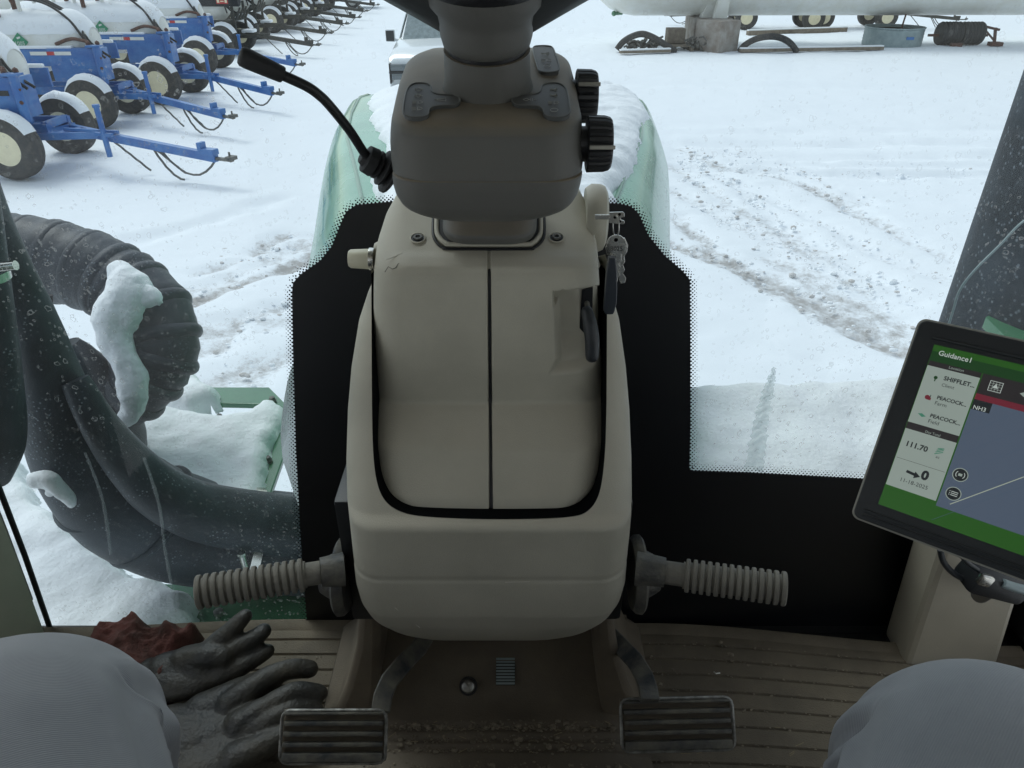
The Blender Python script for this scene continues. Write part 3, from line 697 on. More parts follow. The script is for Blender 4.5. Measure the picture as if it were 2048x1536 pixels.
for s in (-1, 1):
    mb = MB(); rs = []
    for t in np.linspace(0, 1, 12):
        c = hubc+ax*(.004+.024*t)+Vector((s*(.03+.165*t), .02*(1-t), 0)); hh = .034*(1-t)**1.1+.009; ww = .045-.02*t
        rs.append([c+Vector((0, ww*math.cos(b), 0))+ax*(hh*math.sin(b)-(hh-.009)) for b in (2*math.pi*j/16 for j in range(16))])
    mb.rings(rs); mb.build('spoke', 'dark_grey', wheel)
# --- raised symbol plates with symbols
plate_m = mat('symbol_plate', (.075,.08,.078), .5, dust=(.14,.13,.115), dusta=.6)
sym_m = mat('symbol_print', (.34,.34,.31), .6); M['edge_dark'] = mat('plate_outline_grey', (.15,.15,.14), .6)
def plate(poly, marks):
    mb = MB(); P = rounded([Vector((x, y, 0)) for x, y in poly], 3)
    cx_ = sum(p.x for p in P)/len(P); cy_ = sum(p.y for p in P)/len(P)
    big = [htop(p.x, p.y, -.001) for p in P]; mb.prism(big, (0, -.0006, .0042), 0)
    ring = [htop(p.x, p.y, .0030) for p in P]; mb.tube(ring+[ring[0]], .0011, 6, 0, False)
    o = mb.build('symbol_plate', [plate_m], ch, smooth=40); m3 = MB(); m3.tube([htop(p.x, p.y, .0036) for p in P]+[htop(P[0].x, P[0].y, .0036)], .0006, 5, 0, False); m3.build('plate_outline', 'edge_dark', o, smooth=None)
    mk = MB()
    for kind, x, y, *r in marks:
        c = htop(x, y, .0037)
        ex = Vector((1,0,0)); ey = (htop(x, y-10, .0037)-htop(x, y+10, .0037)).normalized(); s = r[0] if r else .0045
        def line(pts, closed=False):
            pp = [c+ex*a*s+ey*b*s for a, b in pts]; 
            if closed: pp.append(pp[0])
            mk.tube(pp, .00032, 4)
        if kind == 'up': line([(0,1),(1,0),(.45,0),(.45,-.8),(-.45,-.8),(-.45,0),(-1,0)], True)
        if kind == 'down': line([(0,-1),(1,0),(.45,0),(.45,.8),(-.45,.8),(-.45,0),(-1,0)], True)
        if kind == 'o': line([(math.cos(a), math.sin(a)) for a in np.linspace(0, 6.0, 12)], True)
        if kind == 'lamp':
            line([(.1,-.8),(.1,.8),(.9,.6),(1.2,0),(.9,-.6)], True)
            for b in (-.6, 0, .6): line([(-.3,b),(-1.3,b-.15)])
        if kind == 'horn': line([(-.9,.35),(-.9,-.35),(-.2,-.35),(1.2,-.9),(1.2,.9),(-.2,.35)], True); line([(-1.6,0),(-1.1,0)])
        if kind == 'eq': line([(-1.2,0),(-.5,.7),(.4,0),(-.5,-.7)], True); line([(.6,.7),(.6,-.7)]); line([(1,.7),(1,-.7)]); line([(1.4,0),(2,0)])
        if kind == 'fan': line([(0,0),(.9,.5),(.5,.9)], True); line([(0,0),(-.9,.4),(-.6,-.3)], True); line([(0,0),(.3,-.9),(.8,-.4)], True)
    mk.build('symbol_marks', [sym_m], ch, smooth=None, fixn=False); return o
plate([(818,172),(862,172),(862,190),(880,196),(920,196),(920,217),(880,217),(858,222),(858,241),(806,241),(808,210)],
      [('up',838,186),('down',837,198),('lamp',836,211),('lamp',835,224),('horn',882,206)])
plate([(1084,172),(1130,172),(1138,210),(1141,241),(1088,241),(1086,222),(1070,217),(1024,217),(1024,196),(1066,196),(1082,190)],
      [('fan',1107,186),('fan',1107,198),('lamp',1107,212),('o',1108,227,.004),('eq',1056,206)])
plate([(1065,104),(1068,98),(1080,97),(1094,97),(1104,99),(1108,106),(1118,136),(1118,147),(1108,150),(1092,151),(1080,149),(1076,142)], [('fan',1090,114,.006),('lamp',1093,127,.005),('o',1094,138,.004)])
# --- knobs on the right of the housing
def knob(px, py, Y, r, wdt, mark_angle, lab):
    c = at(px, py, Y=Y); mb = MB(); N = 96; rs = []
    for x, rr, f in ((-.5,.93,1),(-.46,1,1),(.2,.985,1),(.42,.93,1),(.5,.86,0),(.5,.5,0),(.5,0.02,0)):
        ring = []
        for k in range(N):
            a = 2*math.pi*k/N; q_ = rr*r*(1-(.055 if (k % 4) < 1 else 0)*f)
            ring.append(c+Vector((x*wdt, q_*math.cos(a), q_*math.sin(a))))
        rs.append(ring)
    mb.rings(rs); 
    mb.lathe([(r*.62,-wdt*1.1),(r*.62,-wdt*.49)], c, (1,0,0), 32)
    o = mb.build('control_knob', 'black', T, smooth=25, label=lab)
    m = MB(); a = mark_angle; e = Vector((0, -math.cos(a), math.sin(a)))
    m.box(c+e*r*1.0+Vector((.001,0,0)), (wdt*1.02, .003, .004), 0, Matrix.Rotation(-a, 3, 'X'), bev=.0006)
    m.build('pointer', 'edge', o)
knob(1197, 288, .815, .0300, .0265, R(6), 'ribbed black control knob with a thin white pointer, nearer of two')
knob(1172, 193, .905, .0300, .0245, R(35), 'ribbed black control knob with a thick grey pointer, further of two')
# --- shift lever on the left
lev = MB(); Pl = [at(780,338,Y=.84), at(752,325,Y=.835), at(733,312,Y=.83), at(700,262,Y=.815), at(660,212,Y=.80), at(638,190,Y=.795), at(612,172,Y=.79), at(562,149,Y=.785)]
lev.tube(spline(Pl, 6), .0052, 14); lever = lev.build('shift_lever', 'black', T)
mb = MB(); g0 = at(566,150,Y=.785); g1 = at(478,110,Y=.77); d = (g1-g0)
mb.tube([g0+d*t for t in (-.015,0,.04,.4,.8,.93,.985,1.0)], [.006,.0095,.0102,.0112,.0122,.0118,.0095,.005], 24, flat=.8); mb.build('lever_grip', 'rubber', lever)
mb = MB(); a = at(786,346,Y=.845); b = at(722,312,Y=.832); d = b-a
pr = [(0,.021),(.05,.026),(.12,.026),(.18,.013),(.25,.020),(.32,.021),(.38,.011),(.45,.016),(.51,.0165),(.56,.010),(.58,.0155),(.60,.0165),(.85,.0155),(.88,.010),(1.0,.0075)]
mb.tube([a+d*t for t, r in pr], [r for t, r in pr], 20); mb.build('lever_boot', 'rubber', lever)
# --- hand lever in its slot
mb = MB(); sl = [(1164,581),(1186,575),(1184,640),(1176,686),(1157,688),(1160,640)]
mb.prism([at(x, y, Y=cov_f(y)+.0325) for x, y in sl], (0, .004, 0)); slot = mb.build('lever_slot', 'frit', cov, smooth=None)
mb = MB(); mb.tube([at(1174,606,Y=.895), at(1177,625,Y=.852)], .0035, 8, 0)
hp = [at(1174,623,Y=.852), at(1180,650,Y=.842), at(1184,680,Y=.836), at(1184,712,Y=.832)]
mb.tube(spline(hp, 5), lerpl([.0075,.0092,.0095,.0088], 5), 18, 1, ends=True); mb.build('hand_lever', ['iron', 'bezel'], T)
# --- ignition barrel, plug
mb = MB(); c = at(1184, 432, Y=.985); mb.lathe([(.040,-.010),(.046,-.002),(.0455,.010),(.043,.016),(.036,.0195),(.0,.0205)], c, (1,0,0), 40)
for i, v in enumerate(mb.v):
    dz = v[2]-c.z; dy = v[1]-c.y; mb.v[i] = (v[0], c.y+dy*.9, c.z+dz*(1.1 if dz < 0 else .95))
mb.build('ignition_housing', 'beige', T)
mb = MB(); c = at(768, 508, Y=.955); mb.lathe([(.015,.012),(.018,.006),(.022,-.01)], c, (-1,0,0), 30, 2); mb.lathe([(.0150,.010),(.0155,.012),(.0155,.0165),(.014,.0165)], c+Vector((0,-.02,0)), (-1,0,.02), 26, 1)
mb.lathe([(.0135,.015),(.0138,.020),(.0126,.042),(.0108,.0445),(0,.045)], c+Vector((0,-.02,0)), (-1,0,.02), 26, 0)
mb.build('power_socket_cap', ['cream_knob', 'steel', 'beige'], T)
# --- foot pegs
for s in (-1, 1):
    if s < 0: a, b, e, hl, hd = at(612,1149,Y=.735), at(394,1185,Y=.70), at(688,1138,Y=.75), 12.5, (684,1152)
    else: a, b, e, hl, hd = at(1366,1150,Y=.735), at(1572,1178,Y=.70), at(1272,1136,Y=.75), 12.5, (1277,1148)
    d = (b-a); L_ = d.length; u = d.normalized()
    mb = MB(); prof = []; n = 14; Rg = .0232
    for k in range(n):
        z0 = L_*k/n; w_ = L_/n
        prof += [(Rg*.80, z0), (Rg*.80, z0+w_*.30), (Rg*.97, z0+w_*.36), (Rg, z0+w_*.48), (Rg, z0+w_*.82), (Rg*.97, z0+w_*.94)]
    prof += [(Rg*.93, L_), (Rg*.5, L_+.0006), (0, L_+.0008)]
    peg = MB(); m1 = e+(a-e)*.62
    peg.tube([e, m1], [.024, .0205], 24); peg.tube([m1, a+u*.02], .0165, 20, 1)
    pg = peg.build('foot_peg', ['iron', 'grip'], T)
    mb.lathe(prof, a, u, 40); mb.build('rubber_sleeve', 'grip', pg, smooth=30)
    fl = MB(); c = at(*hd, Y=.79)+Vector((s*.0, 0, 0)); fl.lathe([(.052,-.012*1),(.058,-.006),(.059,.002),(.054,.006),(.036,.010),(.030,.022),(.025,.03)], c, (s,0,0), 40)
    fl.build('flange', 'iron', pg)
    mb = MB(); x0 = s*.185-.01; mb.box((x0, .86, 2.17), (.05, .16, .24), bev=.008); mb.build('peg_bracket', 'black', T)
    mb = MB(); rs = []
    for z, xx, ww in ((2.22,.178,.03),(2.08,.182,.034),(1.96,.196,.04),(1.86,.216,.055),(1.79,.236,.07),(1.765,.262,.09)):
        xx = s*xx-.012; rs.append([(xx-ww/2, .80, z), (xx+ww/2, .80, z), (xx+ww/2, 1.02, z), (xx-ww/2, 1.02, z)])
    mb.rings(rs).build('console_leg', 'pan', T, smooth=60, bevel=.012)
# --- pedals
def pedal(c4, arm, lab):
    TL, TR, BR, BL = c4; u = (TR-TL); v = (BL-TL); W_, Hh = u.length, v.length; u = u.normalized(); n = v.cross(u).normalized(); v = -(n.cross(u))*-1
    v = (BL-TL).normalized()
    if n.y > 0: n = -n
    q = Matrix((u, -v, n)).transposed()
    root = MB(); cc = (TL+TR+BR+BL)/4
    aw = [Vector(p) for p in arm]; rs = []
    for i, p in enumerate(aw):
        t = (aw[min(i+1, len(aw)-1)]-aw[max(i-1, 0)]).normalized(); sd = t.cross(Vector((0,-.75,.65))).normalized(); nn = sd.cross(t).normalized()
        rs.append([p+sd*a*.0145+nn*b*.005 for a, b in ((-1,-1),(1,-1),(1,1),(-1,1))])
    root.rings(rs); ped = root.build('pedal', 'iron', T, smooth=50, bevel=.002, label=lab)
    base = MB(); base.box(cc-n*.006, (W_, Hh, .009), 0, q, bev=.003)
    base.build('pedal_pad', 'pan', ped)
    rb = MB()
    for k in range(5):
        t = [.035,.22,.42,.62,.86][k]; hgt = [.05,.085,.085,.085,.17][k]*Hh
        rb.box(TL+u*W_/2+v*Hh*(t+.02)+n*.003, (W_*.95, hgt, .012), 0, q, bev=.0018)
    rb.build('tread_bar', 'iron', ped, smooth=40)
    fr = MB(); r_ = .012; pts = []
    for cx_, cy_, a0 in ((W_-r_, r_, -90), (W_-r_, Hh-r_, 0), (r_, Hh-r_, 90), (r_, r_, 180)):
        pts += [TL+u*(cx_+r_*math.cos(R(a0+d)))+v*(cy_+r_*math.sin(R(a0+d)))+n*.003 for d in (0, 30, 60, 90)]
    fr.tube(pts+[pts[0]], .0026, 8, 0, False); fr.build('pedal_frame', M['dull'], ped)
pedal([at(566,1420,z=1.955), at(774,1419,z=1.955), at(772,1524,z=1.90), at(560,1526,z=1.90)],
      [at(858,1262,Y=.85), at(838,1296,Y=.82), at(806,1328,Y=.775), at(778,1362,Y=.74), at(766,1392,Y=.71), at(761,1424,Y=.69)], 'ribbed metal pedal nearer the gloves')
pedal([at(1240,1398,z=1.955), at(1462,1393,z=1.955), at(1470,1500,z=1.90), at(1244,1503,z=1.90)],
      [at(1212,1262,Y=.85), at(1240,1290,Y=.82), at(1270,1322,Y=.775), at(1288,1352,Y=.74), at(1296,1378,Y=.71), at(1300,1402,Y=.69)], 'ribbed metal pedal right of the floor vent')
# --- bonnet
def hoodsec(y):
    f = lambda a: float(np.interp(y, [1.15, 1.9, 2.3, 2.7, 3.1, 3.5, 3.8, 4.0, 4.1], a))
    return f([.31,.335,.435,.54,.60,.64,.645,.57,.36]), f([.38,.52,.59,.665,.735,.775,.765,.68,.42]), f([2.33,2.345,2.355,2.365,2.37,2.365,2.33,2.24,2.02])
HC = -.035
mb = MB(); rs = []
for y in np.linspace(1.13, 4.1, 46):
    a, b, zt = hoodsec(y); prof = [(-b*.55, 1.2), (-b*.80, 1.7), (-b*.965, 1.98), (-b*1.0, 2.10), (-b*.985, 2.16)]
    for t in np.linspace(0, 1, 7)[1:]: prof.append((-(b*.985+(a-b*.985)*t), 2.16+(zt-2.16)*(1-(1-t)**1.7)))
    prof += [(-a*.93, zt+.008), (-a*.5, zt+.022), (0, zt+.027)]
    prof = prof + [(-x, z) for x, z in prof[-2::-1]]
    rs.append([(HC+x, y, z) for x, z in prof])
mb.rings(rs, False, False)
o = len(mb.v)-len(rs[-1]); mb.f.append(tuple(range(o, len(mb.v)))); mb.m.append(0)
bon = mb.build('bonnet', 'hood', T, smooth=50)
for s in (-1, 1):
    mb = MB(); pts = []
    for y in np.linspace(1.3, 3.95, 26):
        a, b, zt = hoodsec(y); pts.append((HC+s*a*.985, y, zt+.004))
    mb.tube(pts, .006, 6).build('bonnet_seam', 'green', bon)
# snow lying on the bonnet
mb = MB(); rs = []
ys_ = np.linspace(1.25, 4.05, 150); nxs = 90
for y in ys_:
    a, b, zt = hoodsec(y); row = []
    eL = float(np.interp(y, [1.2,1.9,2.3,2.7,3.1,3.6,4.05], [.32,.29,.345,.42,.51,.60,.46]))+.045*noise.noise((y*2.6,0,1))+.022*noise.noise((y*9,0,2))+.010*noise.noise((y*26,0,2))
    eR = float(np.interp(y, [1.2,1.9,2.3,2.7,3.1,3.6,4.05], [.29,.32,.45,.535,.62,.65,.50]))+.03*noise.noise((y*3,0,11))+.02*noise.noise((y*11,0,12))+.010*noise.noise((y*30,0,2))
    if y > 3.85: k = 1-((y-3.85)/.22)**2*.5; eL *= k; eR *= k
    for i in range(nxs+1):
        t = -1+2*i/nxs; x = t*(eR if t > 0 else eL); e = 1-abs(t)
        surf = zt+.022*(1-(x/a)**2) if abs(x) < a else zt-(abs(x)-a)*.6
        th = (.062*(1-math.exp(-e*11)))*(1-smooth01(3.75, 4.06, y)*.7)+.0
        th *= .8+.45*noise.noise((x*2.2, y*1.6, 4))+.16*noise.noise((x*9, y*7, 8))*(1 if e < .45 else .5)
        if t > 0: th *= 1+.35*noise.noise((x*3+y*5, (y-x)*22, 3))*smooth01(.65, .1, e)
        row.append((HC+x, y, surf+max(th, 0)+(.004 if e > 0 else -.004)))
    rs.append(row)
mb.rings(rs, False, False)
mb.build('bonnet_snow', 'snow_fine', label='thick ragged snow lying on the green tractor bonnet', cat='snow', smooth=180, kind='stuff', fixn=False)
# --- black intake duct, upright pipe, arch hose, platforms at the left
def ptube(mb, path, Y, mi=0, n=28, sub=8, z=None, lump=0, **kw):
    Ys = Y if hasattr(Y, '__len__') else [Y]*len(path); P = []; Rr = []
    for (x, y, r), yy in zip(path, Ys):
        p = at(x, y, Y=yy); P.append(p); Rr.append(r*proj(*p)[2]/FP)
    P = spline(P, sub); Rr = lerpl(Rr, sub)
    if lump: Rr = [r*(1+lump*noise.noise((i*.5, 1, 2))) for i, r in enumerate(Rr)]
    return mb.tube(P, Rr, n, mi, **kw)
mb = MB(); ptube(mb, [(-60,330,40),(-22,440,40),(20,540,42),(62,640,48),(92,735,58),(118,820,70),(165,915,92),(245,1000,108),(350,1052,108),(470,1076,102),(700,1096,100)], [1.36,1.36,1.36,1.38,1.40,1.42,1.44,1.46,1.5,1.55,1.6])
duct = mb.build('intake_duct', 'duct', T, smooth=60)
mb = MB(); ptube(mb, [(150,760,26),(200,850,36),(262,930,46),(330,990,54),(430,1030,60),(620,1058,64)], [1.38,1.36,1.36,1.38,1.43,1.52]); mb.build('duct_shoulder', 'duct', duct, smooth=60)
for (x, y, r, yy, sx, sy) in [(300,1030,108,1.475,.9,.5),(212,975,102,1.455,.75,.75)]:
    p = at(x, y, Y=yy); k = proj(*p)[2]/FP; q_ = at(x+sx*30, y+sy*30, Y=yy+.012); mb = MB(); mb.lathe([(r*k*1.0,-.008),(r*k*1.045,-.003),(r*k*1.045,.003),(r*k*1.0,.008)], p, q_-p, 40)
    mb.build('duct_rib', 'duct', duct)
p = at(500, 1079, Y=1.513); k = proj(*p)[2]/FP; d = at(700,1096,Y=1.6)-at(470,1076,Y=1.5)
mb = MB(); mb.lathe([(100*k,-.012),(105*k,-.012),(105*k,.012),(100*k,.012)], p, d, 48); c = at(487,1122,Y=1.37); mb.tube([c-Vector((0,0,.02)), c+Vector((0,0,.022))], .008, 10); mb.tube([c+Vector((0,0,.022)), c+Vector((0,0,.03))], .011, 6)
mb.build('hose_clamp', 'steel', duct)
mb = MB(); ptube(mb, [(-70,240,38),(-44,420,40),(-28,560,42),(-12,700,44),(2,830,44),(4,890,40),(-16,950,34)], 1.22); up = mb.build('upright_pipe', 'duct', T, smooth=60)
p = at(-29, 548, Y=1.22); k = proj(*p)[2]/FP; mb = MB(); mb.lathe([(41*k,-.008),(43.5*k,-.008),(43.5*k,.008),(41*k,.008)], p, (.1,.0,1), 40); uc = mb.build('hose_clamp', 'steel', up); c = at(12,535,Y=1.16); MB().tube([c-Vector((.016,0,0)), c+Vector((.018,0,.004))], .0085, 10).build('clamp_bolt', 'steel', uc)
hp_ = [(-160,545,86),(-40,515,86),(60,517,84),(160,535,80),(240,570,78),(300,628,80),(318,700,74),(285,762,66),(235,815,56),(190,880,46)]
mb = MB(); ptube(mb, hp_, [1.95,1.95,1.95,1.93,1.9,1.85,1.8,1.76,1.74,1.72], lump=.10, sub=10)
hose = mb.build('ribbed_hose', 'duct', T, smooth=60, label='thick bent black ribbed hose outside the left of the windscreen')
P = spline([at(x, y, Y=yy) for (x, y, r), yy in zip(hp_, [1.95,1.95,1.95,1.93,1.9,1.85,1.8,1.76,1.74,1.72])], 10)
Rr = lerpl([r*proj(*at(x, y, Y=1.9))[2]/FP for x, y, r in hp_], 10)
for i in range(14, 78, 6):
    mb = MB(); r = Rr[i]; q_ = P[i+1]-P[i-1]; mb.lathe([(r*.97,-.018),(r*1.02,-.012),(r*1.05,-.005),(r*1.05,.005),(r*1.02,.012),(r*.97,.018)], P[i], q_, 36); mb.build('hose_rib', 'duct', hose)
mb = MB(); ptube(mb, [(128,690,30),(172,760,60),(205,830,72),(230,900,60)], 1.72, lump=.1); mb.build('hose_cuff', 'duct', hose, smooth=60)
mb = MB(); ptube(mb, [(100,590,5),(104,640,5),(122,690,5),(134,740,5)], 1.7, n=8); mb.build('thin_cable', 'rubber', T)
def snow_lump(name, paths, Ys, label, vox=.012, amp=.012):
    mb = MB()
    for path in paths: ptube(mb, path, Ys, n=14, ends=True)
    o = mb.build(name, 'snow_fine', remesh=vox, label=label, cat='snow', kind='stuff')
    t = bpy.data.textures.new(name, 'CLOUDS'); t.noise_scale = .07
    k = o.modifiers.new('d', 'DISPLACE'); k.texture = t; k.strength = amp*2; k.mid_level = .5; k.texture_coords = 'LOCAL'
    t = bpy.data.textures.new(name, 'CLOUDS'); t.noise_scale = .02
    k = o.modifiers.new('d', 'DISPLACE'); k.texture = t; k.strength = amp*.9; k.mid_level = .5; k.texture_coords = 'LOCAL'
    return o
snow_lump('hose_snow', [[(240,545,26),(262,580,42),(235,625,48),(222,655,34),(238,700,32),(262,745,32),(268,800,28),(252,840,20),(238,862,10)],
    [(238,600,40),(285,590,40),(315,612,22)],[(236,545,20),(246,535,16),(285,560,18),(300,600,14)],[(218,640,26),(198,665,14),(225,690,24)]][:1], [1.80,1.76,1.73,1.71,1.69,1.67,1.65,1.65,1.65], 'clump of snow clinging to the bend of the black hose')
snow_lump('hose_snow', [[(230,606,28),(262,588,34),(296,592,24),(318,606,12)]], [1.76,1.76,1.75,1.74], 'small clump of snow at the outer bend of the black hose')
# step platform with snow (left)
def slab(mb, poly, z, th, mi=0, Y=None, top_noise=0):
    P = [at(x, y, z=z) for x, y in poly]; mb.prism(P, (0, 0, -th), mi); return P
zp = 1.62
mb = MB(); 
for poly in ([(402,774),(538,774),(582,818),(588,850),(560,838),(530,808),(430,806)], [(560,838),(584,826),(586,860),(540,990),(524,985)], [(430,838),(500,836),(545,822),(548,834),(508,846),(440,846)]): slab(mb, poly, zp, .02)
plat = mb.build('step_bracket', 'green', T, smooth=None, bevel=.003)
for x, y in ((545,802),(572,830),(536,922),(440,838)):
    MB().lathe([(.012,-.005),(.014,.004),(.010,.006),(.009,.016),(0,.017)], at(x, y, z=zp+.004), (0,0,1), 10).build('bracket_bolt', 'iron', plat)
def snow_slab(name, poly, z, th, label, cell=.018, amp=.02, edge=.05):
    """snow with a rounded, uneven rim over an outline given on the level z"""
    P = [at(x, y, z=z) for x, y in poly]; f = pip_dist([(p.x, p.y) for p in P])
    x0, x1 = min(p.x for p in P), max(p.x for p in P); y0, y1 = min(p.y for p in P), max(p.y for p in P)
    nx_, ny_ = int((x1-x0)/cell)+2, int((y1-y0)/cell)+2; mb = MB(); idx = {}
    for j in range(ny_+1):
        for i in range(nx_+1):
            x = x0+i*cell; y = y0+j*cell; d = f(x, y)+.014*noise.noise((x*14, y*14, 1))
            if d > -cell*1.2:
                d = max(d, 0); h = th*math.sqrt(max(0, 1-(1-min(d/edge, 1))**2)); h *= 1+amp/th*(noise.noise((x*5, y*5, 2))+.4*noise.noise((x*16, y*16, 3)))
                idx[(i, j)] = len(mb.v); mb.v.append((x, y, z+h-.012*(d <= 0)))
    for (i, j) in idx:
        k = [(i, j), (i+1, j), (i+1, j+1), (i, j+1)]
        if all(t in idx for t in k): mb.f.append(tuple(idx[t] for t in k)); mb.m.append(0)
    return mb.build(name, 'snow_fine', label=label, cat='snow', kind='stuff', smooth=180, fixn=False)
snow_slab('step_snow', [(205,880),(270,838),(320,828),(380,838),(430,846),(500,848),(520,818),(548,812),(574,826),(576,850),(545,905),(530,1000),(520,1080),(300,1080),(200,960)], zp-.01, .06, 'smooth snow on the green step bracket beyond the black duct', cell=.012)
snow_slab('step_snow', [(285,818),(330,790),(352,742),(372,744),(400,770),(440,800),(440,815),(380,838),(320,830)], zp-.008, .07, 'small ridge of snow behind the green step bracket', cell=.01, edge=.04)
mb = MB(); slab(mb, [(250,1165),(640,1180),(640,1420),(250,1420)], 1.34, .05)
stepg = mb.build('side_step', 'green', T, smooth=None); mb = MB(); slab(mb, [(60,700),(150,704),(150,745),(100,760)], 1.5, .04); mb.build('step_corner', 'green', T, smooth=None)
for x, y in ((438,1228),(298,1163),(398,1168)): MB().lathe([(.014,0),(.014,.012),(.0,.013)], at(x, y, z=1.345), (0,0,1), 8).build('step_bolt', 'chrome', stepg)
snow_slab('step_snow', [(-230,1000),(-20,900),(40,930),(80,1020),(200,1120),(280,1170),(330,1175),(392,1215),(400,1260),(330,1310),(300,1400),(-60,1420)], 1.335, .08, 'powdery snow on the side step under the black duct', cell=.014)
snow_lump('duct_snow', [[(72,962,18),(96,956,16),(120,980,16),(140,1000,12),(142,1012,8)],[(60,955,10),(85,955,12),(100,965,14),(105,975,10),(100,985,10)]], [1.30,1.29,1.29,1.30,1.31], 'narrow ridge of snow on the flank of the black duct', vox=.006, amp=.004)
# right: exhaust shroud, snowy tank platform
mb = MB(); mb.lathe([(.30,.9),(.30,2.3),(.298,3.0),(.28,3.4),(.2,3.5)], (1.53,1.75,0), (0,0,1), 64); M['shroud'] = mat('frosted_dark_shroud', (.014,.019,.027), .65, spec=.25, bump=.2, bscale=30, col2=(.05,.063,.082), vscale=6, detail=12); speckle(M['shroud'], 60, .40, (.35,.40,.46)); ex = mb.build('exhaust_shroud', 'shroud', T, smooth=60)
mb = MB(); sp_ = spline([at(x, y, Y=1.50) for x, y in [(2100,425),(2048,442),(2000,490),(1950,540),(1920,580),(1905,625),(1885,690)]], 6); mb.tube(sp_, .0026, 8); mb.build('shroud_seam', 'galv', ex)
mb = MB(); slab(mb, [(1972,634),(1990,624),(2200,690),(2200,740),(2010,672)], 2.15, .03); gb = mb.build('mirror_bracket', 'green', T, smooth=None)
snow_slab('bracket_snow', [(2022,628),(2040,615),(2140,640),(2160,690),(2060,668)], 2.15, .04, 'snow on the green bracket above the display', cell=.01, edge=.03)
mb = MB(); slab(mb, [(1330,812),(1480,796),(1700,784),(1900,770),(2300,770),(2300,1100),(1340,1100)], 1.82, .3); mb.build('fuel_tank', 'green', T, smooth=None, bevel=.03)
snow_slab('tank_snow', [(1320,800),(1400,792),(1500,787),(1560,786),(1680,782),(1800,768),(2300,760),(2300,1100),(1330,1100)], 1.815, .07, 'even snow on the fuel tank beyond the right of the windscreen', cell=.02, amp=.03, edge=.09)

# ================================================================ MONITOR
def c2w(v): return Vector((v[0], v[1]*st+v[2]*ct, v[1]*ct-v[2]*st))
mu = c2w((2039, -751, -1450)).normalized(); mv = c2w((-3831, -13202, 1450)).normalized(); mn = mu.cross(-mv).normalized()
mTL = at(1838, 633, d=.70)
Mq = Matrix((mu, -mv, mn)).transposed().to_4x4(); Mm = Matrix.Translation(mTL) @ Mq; Mi = Mm.inverted()
def ml(px, py, off=0):         # pixel -> local coordinates on the monitor's face
    r = ray(px, py); o = Vector((CX, 0, H)); t = (mTL-o).dot(mn)/r.dot(mn); p = Mi @ (o+r*t); return p.x, p.y
mon = empty('display_monitor', tuple(Mm @ Vector((.14,-.21,-.03))), 'tilted guidance display showing Guidance1 beside the right knee', 'monitor')
MW, MH = .285, .207
mb = MB()
def rr2(x0, x1, y0, y1, r): return rrect(x0, x1, y0, y1, r, 6, 2)
def slabm(mb, pts, z0, z1, mi=0): return mb.rings([[Mm @ Vector((x, y, z)) for x, y in pts] for z in ((z0, z1) if z0 < z1 else (z1, z0))], True, True, mi)
slabm(mb, rr2(0, MW, -MH, 0, .008), -.016, -.003, 1); mb.build('rear_shell', ['bezel', 'edge'], mon, bevel=.002)
mb = MB(); slabm(mb, rr2(.0022, MW-.0022, -MH+.0022, -.0022, .007), -.004, .0005); mb.build('bezel', 'bezel', mon, bevel=.0012)
mb = MB(); sx0, sy0 = ml(1873, 690); sx1, sy1 = ml(1757, 1008)
sx = (sx0+sx1)/2-.001; SY0, SY1 = sy0, sy1
mb.box((0,0,0), (1,1,1)) if False else None
b0 = (sx-.006, MW-.015, SY1-.012, SY0+.006)
for a_, b_ in (((b0[0]-.004, SY1-.010), (b0[1], SY1-.010)), ((b0[0]-.004, SY1-.015), (b0[1], SY1-.015))):
    MB().tube([Mm @ Vector((*a_, .0006)), Mm @ Vector((*b_, .0006))], .0016, 8).build('bezel_ridge', 'bezel', mon)
mb.tube([Mm @ Vector((sx-.004, SY0+.006, .0008)), Mm @ Vector((MW-.014, SY0+.006, .0008))], .0018, 8)
mb.build('bezel_ridge', 'bezel', mon)
S_ = ['s_green','s_dkgreen','s_light','s_white','s_dark','s_bar','s_map','s_mapline','s_line','s_red','s_grn','s_glow']; si = {k[2:]: i for i, k in enumerate(S_)}
mb = MB(); lay = [0.0]
def rect(x0, y0, x1, y1, c, lv=1):
    z = .0008+.00025*lv; mb.add([Mm @ Vector(p) for p in ((x0,y1,z),(x1,y1,z),(x1,y0,z),(x0,y0,z))], [(0,1,2,3)], si[c])
def zc(zx, zy): return ml(1650+zx/2.56, 600+zy/2.56)     # from my enlarged view of the photograph
def txt(s, zx0, zy0, zx1, zy1, c, bold=0, lv=4):
    """text whose baseline runs from one enlarged-view point to the other"""
    x0, y0 = zc(zx0, zy0); x1, y1 = zc(zx1, zy1); w_ = x1-x0
    t = MB(); t.text(s, 1, Matrix.Identity(4)); tw = max(v[0] for v in t.v)-min(v[0] for v in t.v); lo = min(v[0] for v in t.v); k = w_/tw
    mtx = Mm @ Matrix.Translation((x0, (y0+y1)/2, .0008+.00025*lv)) @ Matrix.Scale(k, 4) @ Matrix.Translation((-lo, 0, 0))
    mb.text(s, 1, mtx, si[c], bold=bold)
XR = MW-.016
rect(sx, SY0, XR, SY1, 'green', 0)
_, h1 = zc(550, 312); rect(sx, SY0-.006, XR, h1, 'dkgreen', .6)
xa, ya = zc(545, 338); xb, _ = zc(795, 398); xL = sx+.0005; xP = xb
_, y2 = zc(443, 626); _, y3 = zc(432, 660); _, y4 = zc(325, 946)
rect(xL, h1, xP, ya, 'bar'); rect(xL, ya, xP, y2, 'light'); rect(xL, y2, xP, y3, 'bar'); rect(xL, y3, xP, y4, 'light')
_, ym = zc(360, 800); rect(xL+.001, ym, xP-.001, ym-.0003, 'bar', 2)
